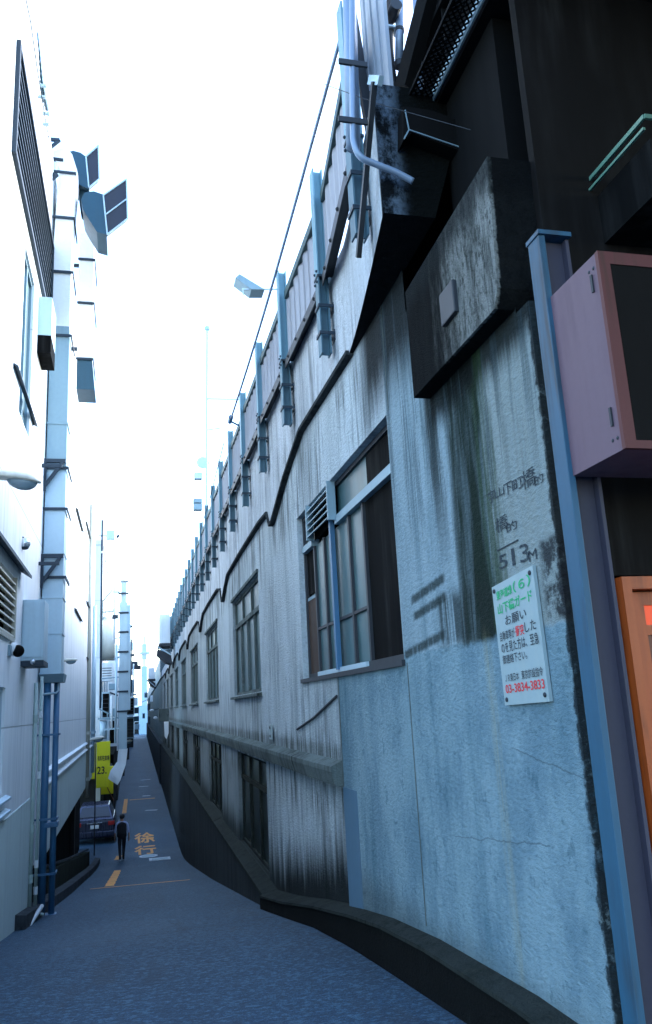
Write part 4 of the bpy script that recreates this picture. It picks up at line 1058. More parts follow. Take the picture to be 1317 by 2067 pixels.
MB().tube([onY(158, 368, 13.6), onY(172, 395, 13.6), onY(176, 440, 13.6)], [.12, .12, .10], 14).build('neck', m_hood, t, smooth=True)
# triangular brackets near the top of the duct
for (pa, pb, pc, lab) in (((78, 280), (121, 283), (82, 314), 'upper dark triangular wall bracket beside the exhaust hoods'), ((86, 350), (117, 353), (88, 375), 'lower dark triangular wall bracket beside the exhaust hoods')):
    a, b, c_ = onY(*pa, 12.8), onY(*pb, 12.8), onY(*pc, 12.8)
    t = thing('wall_bracket', tuple(a), lab, 'bracket', 'triangular wall brackets')
    MB().bar(a, b, .05, .05).build('arm', m_clamp, t); MB().bar(b, c_, .045, .045).build('strut', m_clamp, t); MB().bar(c_, a, .04, .04).build('plate', m_galv, t)
a, b = onY(84, 318, 13.0), onY(128, 324, 13.0)
tag(MB().bar(a, b, .05, .05).build('support_arm', m_clamp), 'dark horizontal support arm from the white wall to the upper exhaust hood', 'bracket')
# flexible conduit and wire near the roof line
t = thing('cable_bundle', tuple(onX(76, 68, XL+.08)), 'dark ribbed cable bundle strapped along the top of the white wall', 'cable')
P = [onX(px, py, XL+.08) for px, py in ((76, 66), (80, 110), (84, 160), (88, 190), (95, 222))]
MB().tube(spline(P, 8), [.006+.0009*i if i < 22 else .03-.0006*(i-22) for i in range(33)], 8, True, .2).build('bundle', m_hood, t, smooth=True)
for px, py in ((80, 172), (78, 195), (87, 229), (86, 250)):
    p = onX(px, py, XL+.05); MB().tube([p, p+Vector((.09, 0, 0))], .025, 8).build('clip', m_galv, t)
P = [onX(px, py, XL+.10) for px, py in ((53, 0), (62, 42), (75, 135), (90, 230), (99, 280))]
tag(MB().tube(P, .008, 6).build('thin_wire', m_clamp), 'thin dark wire sloping along the roof edge of the white building', 'wire')
# electrical cabinet, lamps, camera on the left wall
t = thing('wall_cabinet', (XL, 11.0, 6.25), 'grey-white electrical cabinet on the left wall beside the exhaust duct', 'cabinet')
mb = MB(); mb.box(XL, -1.08, 10.95, 11.5, 6.22, 7.0, .006); mb.build('case', m_galv, t)
mb = MB(); mb.box(XL+.02, -1.10, 10.935, 10.95, 6.26, 6.97, .003); mb.build('door', m_galv, t)
mb = MB(); mb.box(XL, -1.07, 10.93, 11.5, 6.15, 6.215); mb.build('base_tray', m_clamp, t)
mb = MB(); mb.ball((-1.2, 10.9, 6.2), .035); mb.tube([(-1.2, 10.95, 6.22), (-1.2, 10.9, 6.2)], .02, 8); mb.build('lamp_knob', m_chrome, t, smooth=True)
p = onY(50, 1097, 10.7)
t = thing('floodlight', tuple(p), 'small round chrome floodlight on the left wall above the louvre', 'floodlight')
MB().ball(p, .075).build('head', m_chrome, t, smooth=True)
MB().ball(p+Vector((0, 0, -.055)), .055, 1, 1, .5).build('lens', m_clamp, t, smooth=True)
mb = MB(); a = onY(26, 1080, 10.7); mb.bar(a, p+Vector((-.02, .0, .06)), .05, .05); mb.ball(a+Vector((.05, 0, .0)), .03, 1.2, 1, 1); mb.build('arm', m_clamp, t)
MB().tube([p+Vector((-.08, 0, -.05)), p+Vector((-.14, .02, -.18)), p+Vector((-.14, .05, -.35))], .009, 6).build('lead', m_clamp, t, smooth=True)
p = onY(32, 1311, 10.0)
t = thing('security_camera', tuple(p), 'dark lensed white security camera on the left wall below the louvre', 'camera')
MB().tube([p+Vector((-.18, .05, .0)), p+Vector((-.05, 0, .01)), p], [.06, .075, .08], 14).build('housing', m_white, t, smooth=True)
MB().ball(p+Vector((.03, -.02, -.02)), .07).build('lens', m_void, t, smooth=True)
p = onY(10, 1313, 9.8); mb = MB(); mb.box(p.x-.2, p.x+.06, p.y-.02, p.y+.1, p.z-.06, p.z+.06); mb.build('mount', m_galv_dk, t)

def street_lamp(root, d, s, label, drop=.0):
    """cobra-head lamp; root = wall end of the head, d = direction, s = length"""
    root = Vector(root); d = Vector(d).normalized(); u = Vector((0, 0, 1)); v = d.cross(u).normalized()
    t = thing('street_lamp', tuple(root), label, 'street lamp', 'street lamps on the left wall')
    rings = []
    for i in range(9):
        f = i/8; wd = s*.16*(.45+.75*math.sin(math.pi*min(1, f*.62+.2)))*(1 if f < .85 else (1-(f-.85)*4)); h = s*.15*(1 if f < .8 else 1-(f-.8)*3.5)
        c_ = root+d*(s*f)+u*(s*.05*math.sin(f*2.2))
        rings.append([c_+v*(wd*math.cos(2*math.pi*k/14))+u*(h*math.sin(2*math.pi*k/14)*(1 if math.sin(2*math.pi*k/14) > 0 else .25)) for k in range(14)])
    MB().loft(rings).build('housing', m_cream, t, smooth=True)
    c_ = root+d*(s*.63)+u*(s*.03)
    b = MB(); q = bmesh.ops.create_uvsphere(b.bm, u_segments=16, v_segments=10, radius=1)
    for w_ in q['verts']:
        l = w_.co.copy(); w_.co = c_+d*(l.x*s*.30)+v*(l.y*s*.13)+u*(l.z*s*.20 if l.z < 0 else l.z*.01)
    b.build('lens', m_lens, t, smooth=True)
    MB().tube([root+d*.05, root-d*(s*.45)+u*(-.02)], s*.05, 10).build('arm', m_cream, t, smooth=True)
    return t
a = onY(-22, 962, 8.6); b = onY(84, 975, 8.6)
street_lamp(a, (b-a)*1.0+Vector((0, 0, -.02)), (b-a).length, 'large cream street lamp head with glass bowl at the left edge, nearest')
a = onY(123, 1336, 18.0); b = onY(159, 1334, 18.0)
street_lamp(a+Vector((-.02, 0, 0)), b-a, (b-a).length, 'small white street lamp just behind the foot of the near duct')
a = onY(177, 1497, 28.5); b = onY(212, 1490, 28.5)
street_lamp(a, b-a, (b-a).length, 'white street lamp above the yellow board at the far corner')
# small boxes on the near face of the duct brackets
q = onX(80, 640, XL+.02)
t = thing('air_box', tuple(q), 'pale blue metal box with black underside on the left wall beside the duct', 'box')
mb = MB(); mb.box(XL, XL+.19, 11.5, 12.15, 11.0, 11.62); mb.build('case', m_galv, t)
mb = MB(); mb.box(XL, XL+.19, 11.5, 12.15, 10.72, 10.995); mb.build('underside', m_void, t)

# low walls and rail at the foot of the recess
mb = MB()
ky = [11.2, 12.4, 14, 18, 22, 26, 29, 31.2]
kx = lambda y: -1.24+.012*(y-9) if y > 9 else -1.24
for a, b in zip(ky, ky[1:]):
    mb.hexa([(kx(a)-.18, a, road_z(a)-.4), (kx(a), a, road_z(a)-.4), (kx(a), a, road_z(a)+.16), (kx(a)-.18, a, road_z(a)+.18)], [(kx(b)-.18, b, road_z(b)-.4), (kx(b), b, road_z(b)-.4), (kx(b), b, road_z(b)+.16), (kx(b)-.18, b, road_z(b)+.18)])
mb.build('side_kerb', m_kerb)['kind'] = 'structure'
t = thing('low_wall', (-1.5, 15, 2.2), 'low mossy concrete wall along the dark recess under the white building', 'wall')
mb = MB()
for a, b in zip([13.0]+ky[2:-2], ky[2:-1]):
    mb.hexa([(kx(a)-.42, a, road_z(a)-.4), (kx(a)-.24, a, road_z(a)-.4), (kx(a)-.24, a, road_z(a)+.55), (kx(a)-.42, a, road_z(a)+.55)], [(kx(b)-.42, b, road_z(b)-.4), (kx(b)-.24, b, road_z(b)-.4), (kx(b)-.24, b, road_z(b)+.55), (kx(b)-.42, b, road_z(b)+.55)])
mb.build('wall', m_moss, t)
mb = MB(); mb.bar((kx(14)-.30, 14, road_z(14)+.60), (kx(21)-.30, 21, road_z(21)+.60), .05, .04); mb.bar((kx(21)-.30, 21, road_z(21)+.60), (kx(29)-.30, 29, road_z(29)+.62), .05, .04); mb.build('top_rail', m_kerb, t)

# ------------------------------------------------------------------ yellow board, car, walking person
p0, p1 = onY(188, 1498, 33.2), onY(222, 1589, 33.2)
t = thing('yellow_sign', (p0.x, 33.2, p1.z), 'bright yellow parking board with black lettering and number 23 at the far corner', 'sign')
mb = MB(); mb.box(p0.x+.14, p1.x, 33.2, 33.3, p1.z, p0.z, .01); mb.build('board', m_yellow, t)
mb = MB(); mb.box(p0.x-.06, p0.x+.09, 33.1, 33.2, p1.z+.35, p0.z-.05, .01); mb.build('narrow_board', m_yellow, t)
for it in [('有料駐車場', p0.x+.18, p0.z-.72, p1.x-.03, p0.z-.52), ('23.', p0.x+.17, p1.z+.5, p0.x+.52, p1.z+.78)]: lettering('lettering', [it], lambda u, v: (u, 33.195, v), m_black, t, bold=.02)
MB().tube([(p0.x+.11, 33.25, .4), (p0.x+.11, 33.25, p0.z)], .025, 8).build('pole', m_steel_dk, t)
p0, p1 = onY(205, 1548, 34.0), onY(229, 1602, 34.0)
t = thing('yellow_sign', (p0.x, 34, p1.z), 'second lower yellow board half hidden behind the lettered one, above the car', 'sign')
mb = MB(); mb.box(p0.x, p1.x, 34.0, 34.1, p1.z, p0.z, .01); mb.build('board', m_yellow, t)
lettering('lettering', [('￥', p1.x-.16, p0.z-.45, p1.x-.04, p0.z-.2)], lambda u, v: (u, 33.995, v), m_black, t)
mb = MB(); mb.bar((p1.x-.25, 33.98, p1.z+.3), (p1.x+.02, 33.98, p1.z-.25), .10, .03); mb.build('stay', m_wood_dk, t)

CY = 36.0; CX = -1.36; G = .4
t = thing('parked_car', (CX, CY, G), 'dark blue hatchback parked tail-out under the yellow boards', 'car')
def crow(y, z0, z1, wl, wu):   # one cross-section
    return [(CX-wl, y, G+z0), (CX+wl, y, G+z0), (CX+wl*1.02, y, G+z0+(z1-z0)*.5), (CX+wu, y, G+z1), (CX-wu, y, G+z1), (CX-wl*1.02, y, G+z0+(z1-z0)*.5)]
o = MB().loft([crow(CY, .32, .82, .76, .72), crow(CY+.06, .22, .98, .82, .76), crow(CY+.5, .2, 1.02, .85, .78), crow(CY+2.7, .2, 1.0, .85, .78), crow(CY+3.7, .22, .86, .82, .74), crow(CY+3.95, .3, .66, .74, .66)]).build('body', m_carp, t)
md = o.modifiers.new('bevel', 'BEVEL'); md.width = .05; md.segments = 3
o = MB().loft([[(CX-.74, CY+.12, G+.97), (CX+.74, CY+.12, G+.97), (CX+.74, CY+3.0, G+.97), (CX-.74, CY+3.0, G+.97)], [(CX-.58, CY+.60, G+1.44), (CX+.58, CY+.60, G+1.44), (CX+.58, CY+2.1, G+1.46), (CX-.58, CY+2.1, G+1.46)]]).build('cabin', m_carp, t)
md = o.modifiers.new('bevel', 'BEVEL'); md.width = .06; md.segments = 3
MB().hexa([(CX-.62, CY+.155, G+1.04), (CX+.62, CY+.155, G+1.04), (CX+.52, CY+.51, G+1.385), (CX-.52, CY+.51, G+1.385)], [(CX-.62, CY+.20, G+1.04), (CX+.62, CY+.20, G+1.04), (CX+.52, CY+.56, G+1.385), (CX-.52, CY+.56, G+1.385)]).build('rear_window', m_carglass, t)
MB().hexa([(CX+.735, CY+.5, G+1.02), (CX+.735, CY+2.6, G+1.02), (CX+.60, CY+2.0, G+1.40), (CX+.60, CY+.75, G+1.40)], [(CX+.70, CY+.5, G+1.02), (CX+.70, CY+2.6, G+1.02), (CX+.57, CY+2.0, G+1.40), (CX+.57, CY+.75, G+1.40)]).build('side_window', m_carglass, t)
for s in (-1, 1):
    MB().box(CX+s*.66-.13, CX+s*.66+.13, CY-.03, CY+.05, G+.70, G+.86, .02).build('tail_lamp', m_tail, t)
MB().box(CX-.17, CX+.17, CY-.035, CY-.005, G+.60, G+.74, .005).build('number_plate', m_plate, t)
MB().box(CX-.78, CX+.78, CY-.09, CY+.10, G+.30, G+.50, .04).build('bumper', m_carp, t)
MB().box(CX-.30, CX+.30, CY-.03, CY+.02, G+.80, G+.835, .005).build('trim', m_chrome, t)
for s in (-1, 1):
    for yy in (.75, 3.15):
        wv = MB(); wv.tube([(CX+s*.66, CY+yy, G+.30), (CX+s*.84, CY+yy, G+.30)], .30, 20); wo = wv.build('wheel', m_tyre, t)
        wv = MB(); wv.tube([(CX+s*.83, CY+yy, G+.30), (CX+s*.855, CY+yy, G+.30)], .19, 16); wv.build('rim', m_galv_dk, wo)

def person():
    c = on_road(246, 1737); x, y, g = c.x, c.y, road_z(c.y)
    t = thing('person', (x, y, g), 'person in black vest and trousers with pale blue sleeves walking away down the lane', 'person')
    J = {}; E = []; Rr = []
    def add(nm, p, r): J[nm] = len(J); Rr.append((p, r))
    H = 1.70
    add('pelvis', (0, 0, .93), (.155, .115)); add('waist', (0, .0, 1.06), (.145, .105)); add('chest', (0, .02, 1.26), (.175, .115)); add('upper', (0, .02, 1.38), (.16, .10)); add('neck', (0, .03, 1.46), (.055, .055))
    add('head0', (0, .04, 1.54), (.075, .085)); add('head1', (0, .045, 1.63), (.085, .10)); add('top', (0, .04, 1.69), (.05, .06))
    for nm in ('waist', 'chest', 'upper', 'neck', 'head0', 'head1', 'top'): pass
    E += [('pelvis', 'waist'), ('waist', 'chest'), ('chest', 'upper'), ('upper', 'neck'), ('neck', 'head0'), ('head0', 'head1'), ('head1', 'top')]
    for s, k in ((-1, 'l'), (1, 'r')):
        sw = .10*s
        add('sh'+k, (.19*s, .02, 1.37), (.06, .06)); add('el'+k, (.255*s, .02-sw*.6, 1.10), (.045, .045)); add('wr'+k, (.275*s, .07-sw, .86), (.03, .03)); add('ha'+k, (.275*s, .09-sw, .77), (.035, .025)); add('fi'+k, (.27*s, .10-sw, .69), (.02, .014))
        E += [('upper', 'sh'+k), ('sh'+k, 'el'+k), ('el'+k, 'wr'+k), ('wr'+k, 'ha'+k), ('ha'+k, 'fi'+k)]
        st = .16*s
        add('hip'+k, (.085*s, 0, .86), (.10, .10)); add('kn'+k, (.075*s, .06+st*.6, .48), (.068, .068)); add('an'+k, (.06*s, -.02+st*1.2, .09), (.045, .05)); add('to'+k, (.07*s, .13+st*1.2, .035), (.038, .03))
        E += [('pelvis', 'hip'+k), ('hip'+k, 'kn'+k), ('kn'+k, 'an'+k), ('an'+k, 'to'+k)]
    me = bpy.data.meshes.new('body'); me.from_pydata([p for p, r in Rr], [(J[a], J[b]) for a, b in E], [])
    o = bpy.data.objects.new('body', me); COL.objects.link(o); o.parent = t
    sk = o.modifiers.new('skin', 'SKIN'); sk.use_smooth_shade = True
    for i, (p, r) in enumerate(Rr): me.skin_vertices[0].data[i].radius = r
    me.skin_vertices[0].data[0].use_root = True
    ss = o.modifiers.new('sub', 'SUBSURF'); ss.levels = ss.render_levels = 2
    # colours by height: skin, shirt sleeves, trousers
    mt = M('person_surface'); tc = mt.t.nodes.new('ShaderNodeTexCoord'); sp = mt.t.nodes.new('ShaderNodeSeparateXYZ'); mt.t.links.new(tc.outputs['Object'], sp.inputs[0])
    ax = mt.math('ABSOLUTE', sp.outputs[0]); oz = sp.outputs[2]
    col = mt.mix(mt.math('GREATER_THAN', oz, .98), (.012, .013, .018), (.40, .46, .68))
    col = mt.mix(mt.math('GREATER_THAN', oz, 1.455), col, (.42, .24, .17))
    hand = mt.mul(mt.math('GREATER_THAN', ax, .235), mt.math('LESS_THAN', oz, 1.02))
    col = mt.mix(hand, col, (.42, .24, .17))
    me.materials.append(mt.out(col, .85))
    t.scale = (.9, .9, .9)
    # sleeveless black vest and hair
    def ringz(z, rx, ry, cy, n=16): return [(x+rx*math.cos(2*math.pi*k/n), y+cy+ry*math.sin(2*math.pi*k/n), g+z) for k in range(n)]
    MB().loft([ringz(.88, .19, .15, 0), ringz(1.05, .175, .135, 0), ringz(1.25, .20, .145, .02), ringz(1.38, .185, .13, .02), ringz(1.44, .10, .09, .03)]).build('vest', m_cloth, t, smooth=True)
    b = MB(); b.ball((x, y+.03, g+1.63), .105, .98, 1.1, 1.0); b.build('hair', m_hair, t, smooth=True)
    for s in (-1, 1):
        st = .16*s; b = MB(); b.ball((x+.07*s, y+.06+st*1.2, g+.045), .05, .9, 2.4, .85); b.build('shoe', m_cloth if s > 0 else m_galv_dk, t, smooth=True)
person()

# ------------------------------------------------------------------ further buildings on the left
def block(label, x0, x1, y0, y1, z0, z1, mat, floors, bays, pm, name='building', dark=0):
    t = thing(name, (x1, y0, z0), label, 'building')
    MB().box(x0, x1, y0, y1, z0, z1).build('wall', mat, t)
    MB().box(x0-.05, x1+.06, y0-.05, y1+.05, z1, z1+.25).build('roof_edge', mat, t)
    if dark: MB().box(x1-1, x1+.03, y0-.03, y1+.03, z0-.1, z0+dark).build('lower_wall', m_dark, t)  # shaded wall foot, given as a dark box
    for f in range(floors):
        zz = z0+3.0+(z1-z0-3.4)*f/max(1, floors)
        for k in range(bays):
            yy = y0+(y1-y0)*(k+.25)/bays
            w_ = MB(); w_.box(x1-.02, x1+.03, yy, yy+(y1-y0)/bays*.5, zz, zz+1.3); wo = w_.build('window', m_galv_dk, t)
            p_ = MB(); p_.box(x1+.03, x1+.04, yy+.06, yy+(y1-y0)/bays*.5-.06, zz+.06, zz+1.24); p_.build('pane', pm, wo)
    return t
block('white building with pipes and a tank beyond the yellow board', -9, -1.32, 39.5, 52, 3.2, 13.5, m_white, 2, 3, m_pane_l)
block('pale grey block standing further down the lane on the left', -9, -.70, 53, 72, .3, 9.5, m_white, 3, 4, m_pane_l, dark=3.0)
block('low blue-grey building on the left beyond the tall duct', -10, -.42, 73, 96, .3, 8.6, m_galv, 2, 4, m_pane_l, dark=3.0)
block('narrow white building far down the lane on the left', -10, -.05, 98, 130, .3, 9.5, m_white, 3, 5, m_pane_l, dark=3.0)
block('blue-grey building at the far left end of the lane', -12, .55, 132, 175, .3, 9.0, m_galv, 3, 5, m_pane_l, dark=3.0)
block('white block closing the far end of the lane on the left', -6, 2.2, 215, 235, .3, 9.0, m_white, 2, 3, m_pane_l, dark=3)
block('small pale blue block closing the far end of the lane on the right', 2.3, 9.0, 205, 235, .3, 7.0, m_farblue, 1, 3, m_pane_l, dark=2.6)
def extras(t, items):
    for kind, px0, py0, px1, py1, Y, mt in items:
        p, q = onY(px0, py0, Y), onY(px1, py1, Y)
        if kind == 'pipe': MB().tube([p, q], .05, 8).build('pipe', mt, t, smooth=True)
        elif kind == 'bar': MB().bar(p, q, .07, .07).build('bar', mt, t)
        else: MB().box(min(p.x, q.x), max(p.x, q.x), Y, Y+.5, min(p.z, q.z), max(p.z, q.z), .02).build(kind, mt, t)
t = thing('balcony_stack', tuple(onY(262, 1400, 58)), 'stack of small dark balconies, pipes and boxes on the far left beyond the banded duct', 'balconies')
extras(t, [('pipe', 266, 1290, 264, 1440, 58, m_clamp), ('pipe', 270, 1340, 268, 1440, 60, m_galv), ('slab', 258, 1262, 268, 1266, 58, m_clamp), ('box', 262, 1296, 270, 1312, 62, m_galv), ('slab', 258, 1320, 272, 1324, 58, m_clamp),
   ('box', 264, 1352, 271, 1362, 62, m_white), ('box', 264, 1372, 272, 1398, 60, m_hood), ('slab', 260, 1400, 276, 1404, 60, m_white), ('box', 270, 1408, 278, 1424, 80, m_white), ('box', 272, 1428, 280, 1440, 90, m_clamp), ('box', 271, 1446, 281, 1456, 90, m_hood), ('box', 272, 1462, 282, 1472, 88, m_galv)])
t = thing('pipe_cluster', tuple(onY(226, 1300, 38)), 'cluster of thin pipes, brackets and small boxes between the water tank and the banded duct', 'pipes')
extras(t, [('pipe', 233, 1150, 231, 1300, 38, m_pole), ('pipe', 236, 1300, 233, 1500, 38, m_galv), ('bar', 228, 1195, 242, 1195, 38, m_galv_dk), ('bar', 230, 1330, 243, 1326, 38, m_galv_dk), ('bar', 228, 1290, 248, 1286, 38, m_pole), ('box', 220, 1380, 234, 1392, 38, m_galv_dk), ('bar', 222, 1398, 238, 1404, 38, m_clamp),
   ('pipe', 225, 1404, 226, 1470, 38, m_white), ('box', 227, 1430, 236, 1446, 38.5, m_galv_dk), ('bar', 208, 1473, 240, 1470, 38, m_galv), ('box', 222, 1455, 234, 1500, 39, m_void), ('bar', 206, 1236, 230, 1234, 39.2, m_beige), ('bar', 206, 1216, 228, 1190, 39.2, m_beige)])
t = thing('far_clutter', tuple(onY(300, 1450, 110)), 'small dark boxes, lamps and signs bracketed along the far dark wall on the right', 'wall boxes')
extras(t, [('box', 292, 1398, 298, 1408, 120, m_hood), ('bar', 286, 1418, 298, 1412, 120, m_steel_dk), ('box', 298, 1420, 304, 1434, 100, m_steel_dk), ('box', 288, 1440, 293, 1450, 140, m_hood), ('bar', 294, 1400, 308, 1380, 110, m_galv_dk), ('box', 304, 1404, 309, 1416, 90, m_white), ('box', 299, 1446, 304, 1462, 90, m_clamp)])
# dark parking bays under the second building
t = thing('parking_bay', (-1.0, 40, .4), 'dark covered parking bay behind the parked car', 'parking bay')
MB().box(-6, -1.6, 41.5, 41.7, .3, 3.2).build('back_wall', m_dark, t)
mb = MB(); mb.box(-1.2, -.75, 42, 52.5, .3, 3.6); mb.build('side_wall', m_void, t)
mb = MB(); mb.box(-6, -.8, 39.4, 52.6, 3.05, 3.19); mb.build('ceiling', m_dark, t)
# vertical pole on the corner
wall_tube('corner_pole', 'dark thin vertical pole with pale junction box at the corner of the second building', 'pole', [onY(207, 1050, 39.0), onY(203, 1430, 39.0)], .05, m_clamp, [tuple(onY(206, 1115, 39.0))], m_white)
# water tank
a = onY(232, 1285, 40.5)
t = thing('water_tank', (a.x-.3, 40.5, a.z), 'rounded white water tank jutting from the second building on the left', 'tank')
MB().tube([(-1.35, 41.2, a.z), (a.x, 41.2, a.z)], 1.05, 28).build('drum', m_tankw, t, smooth=True)
mb = MB(); mb.bar((-1.35, 41.2, a.z-1.06), (a.x+.02, 41.2, a.z-1.06), .1, .08); mb.bar((-1.3, 40.2, a.z+1.3), (a.x+.05, 40.2, a.z+1.3), .05, .05); mb.bar((-1.3, 40.2, a.z+.9), (a.x, 40.2, a.z+1.3), .03, .03); mb.build('stand', m_beige, t)
# air conditioner boxes on the second building
def ac(px0, py0, px1, py1, Y, label, mt, fm, grp='air conditioning units on the left buildings'):
    p, q = onY(px0, py0, Y), onY(px1, py1, Y)
    t = thing('air_conditioner', (p.x, Y, q.z), label, 'air conditioner', grp)
    zt_ = p.z-(p.z-q.z)*.3
    MB().box(p.x, q.x, Y, Y+.7, q.z, p.z, .015).build('case', mt, t)
    mb = MB(); mb.box(p.x+.04, q.x-.04, Y-.015, Y-.003, q.z+.06, p.z-.08); mb.build('grille', fm, t)
    mb = MB()
    for k in range(5): mb.box(p.x+.05, q.x-.05, Y-.03, Y-.016, q.z+.1+(p.z-q.z-.25)*k/5, q.z+.13+(p.z-q.z-.25)*k/5)
    mb.build('fins', m_steel_dk, t)
ac(205, 1338, 228, 1374, 39.0, 'white air conditioner box below the rounded water tank', m_white, m_white)
ac(206, 1397, 222, 1450, 38.6, 'black-fronted air conditioner below the white box on the second building', m_galv, m_void)
ac(250, 1407, 272, 1444, 46.0, 'black-fronted outdoor unit right of the banded duct', m_galv, m_void)
ac(247, 1448, 271, 1490, 46.3, 'dark striped outdoor unit under the black-fronted one', m_galv_dk, m_dark)
# frame and rails by the second building
t = thing('pipe_rack', (-1.2, 38.5, 4.5), 'steel rack of rails and a slanting pipe above the yellow board', 'rack')
mb = MB(); mb.bar(onY(198, 1451, 38.4), onY(234, 1451, 38.4), .10, .08); mb.bar(onY(200, 1431, 38.4), onY(246, 1453, 38.4), .06, .06); mb.bar(onY(205, 1370, 38.4), onY(250, 1366, 38.4), .05, .05); mb.build('rails', m_galv_dk, t)
mb = MB(); mb.tube([onY(209, 1455, 38.6), onY(209, 1492, 38.6)], .16, 12); mb.build('can', m_galv, t, smooth=True)
mb = MB(); mb.bar(onY(217, 1440, 38.4), onY(217, 1500, 38.4), .03, .03); mb.build('stanchion', m_galv, t)
# tall banded duct
YD = 32.4
a, b, c_ = onY(243, 1170, YD), onY(262, 1190, YD), onY(236, 1500, YD)
D3 = thing('exhaust_duct', (-.4, YD, c_.z), 'tall pale blue duct with dark bands, far down the lane on the left', 'duct')
x0, x1 = onY(241, 1330, YD).x, onY(264, 1330, YD).x
mb = MB(); mb.box(x0, x1-.12, YD, YD+.5, 4.2, a.z-.9); mb.box(x1-.12, x1, YD+.05, YD+.5, c_.z+1.2, a.z-1.0); mb.build('shaft', m_galv, D3)
mb = MB(); mb.box(x0+.05, x1-.18, YD+.05, YD+.45, a.z-.9, a.z-.1); mb.build('upper_shaft', m_galv, D3)
mb = MB(); mb.box(x0+.03, x1-.1, YD, YD+.5, a.z-.05, a.z+.03); mb.build('cap', m_white, D3)
for py in (1198, 1237, 1276, 1316, 1356, 1396, 1436):
    q = onY(245, py, YD); mb = MB(); mb.box(x0-.06, x1-.08, YD-.04, YD-.005, q.z-.035, q.z+.035); mb.build('clamp', m_clamp, D3)
mb = MB(); mb.box(x0-.28, x0-.05, YD-.1, YD+.1, onY(240, 1245, YD).z-.07, onY(240, 1245, YD).z+.07); mb.build('stay', m_clamp, D3)
e0 = onY(237, 1500, YD-.3)
mb = MB(); mb.loft([[(x0, YD, 4.2), (x0+.34, YD, 4.2), (x0+.34, YD+.4, 4.2), (x0, YD+.4, 4.2)], [(x0-.04, YD-.1, 3.75), (x0+.28, YD-.1, 3.65), (x0+.28, YD+.3, 3.65), (x0-.04, YD+.3, 3.75)], [(x0-.28, YD-.3, 3.45), (x0+.08, YD-.3, 3.1), (x0+.08, YD+.1, 3.1), (x0-.28, YD+.1, 3.45)], [(x0-.36, YD-.34, 3.2), (x0-.02, YD-.34, 2.95), (x0-.02, YD+.08, 2.95), (x0-.36, YD+.08, 3.2)]])
mb.build('elbow', m_white, D3)
# clutter beyond: small awnings, pipes and lamps
for (px, py, Y, wd, mt, lab) in ((265, 1336, 62, .5, m_clamp, 'dark small awning on the far left buildings, upper of two'), (262, 1344, 60, .8, m_steel_dk, 'dark small awning on the far left buildings, lower of two')):
    p = onY(px, py, Y); t = thing('awning', tuple(p), lab, 'awning')
    MB().prism([(p.x-wd, Y, p.z+.12), (p.x+wd, Y, p.z), (p.x+wd, Y, p.z-.25), (p.x-wd, Y, p.z-.2)], (0, .8, 0)).build('hood', mt, t)
p = onY(255, 1496, 48); 
street_lamp(onY(247, 1500, 47), (1, 0, .1), .55, 'white street lamp at the foot of the banded duct')
p = onY(224, 1078, 41.0)
t = thing('rooftop_vent', tuple(p), 'small blue rectangular rooftop vent against the sky above the corner pole', 'vent')
mb = MB(); mb.box(p.x-.22, p.x+.18, 41, 41.4, p.z-.25, p.z+.2, .04); mb.build('cap', m_galv, t)
mb = MB(); mb.bar((p.x-.6, 41.2, p.z-.05), (p.x-.2, 41.2, p.z-.05), .06, .06); mb.build('stay', m_galv_dk, t)
mb = MB(); mb.hexa([(p.x+.28, 41.1, p.z-.22), (p.x+.42, 41.1, p.z-.1), (p.x+.42, 41.1, p.z+.02), (p.x+.28, 41.1, p.z-.06)], [(p.x+.28, 41.2, p.z-.22), (p.x+.42, 41.2, p.z-.1), (p.x+.42, 41.2, p.z+.02), (p.x+.28, 41.2, p.z-.06)]); mb.build('flap', m_clamp, t)
p = onY(237, 1133, 42)
t = thing('vent_pipe', tuple(p), 'pale vent pipe bending down beside the second building, against the sky', 'pipe')
MB().tube([onY(207, 1131, 42), onY(228, 1131, 42), onY(234, 1136, 42), onY(235, 1160, 42)], .05, 8).build('pipe', m_pole, t, smooth=True)

# ------------------------------------------------------------------ far part of the viaduct
t = thing('equipment_cabin', (1.6, 40, 8.0), 'white trackside cabin on a dark cantilever bracket above the far wall', 'cabin')
def cabin(t, Y, box, tri, rail):
    p, q = onY(*box[0], Y), onY(*box[1], Y)
    MB().box(p.x, q.x, Y, Y+1.6, q.z, p.z, .02).build('cabin', m_white, t)
    mb = MB(); mb.box(p.x-.05, q.x+.05, Y-.05, Y+1.65, q.z-.14, q.z-.02); mb.build('platform', m_steel_dk, t)
    MB().prism([tuple(onY(*k, Y)) for k in tri], (0, 1.5, 0)).build('bracket', m_steel_dk, t)
    mb = MB(); a_, b_ = onY(*rail[0], Y-.03), onY(*rail[1], Y-.03); mb.bar(a_, b_, .07, .05); mb.build('edge', m_galv, t)
    mb = MB(); 
    for yy in (0, 1.5):
        mb.bar((p.x, Y+yy, p.z), (p.x, Y+yy, p.z+.5), .03, .03); mb.bar((q.x, Y+yy, p.z), (q.x, Y+yy, p.z+.5), .03, .03)
    mb.bar((p.x, Y, p.z+.5), (q.x, Y, p.z+.5), .03, .03); mb.build('guard_rail', m_galv, t)
cabin(t, 38.0, ((323, 1240), (344, 1298)), [(319, 1310), (346, 1322), (348, 1340), (336, 1336), (318, 1320)], ((320, 1306), (346, 1322)))
t = thing('equipment_cabin', (2.2, 60, 6.5), 'smaller cream trackside cabin on a bracket, farther along the wall', 'cabin')
cabin(t, 62.0, ((300, 1348), (313, 1370)), [(299, 1372), (314, 1378), (315, 1390), (304, 1384)], ((300, 1374), (314, 1386)))
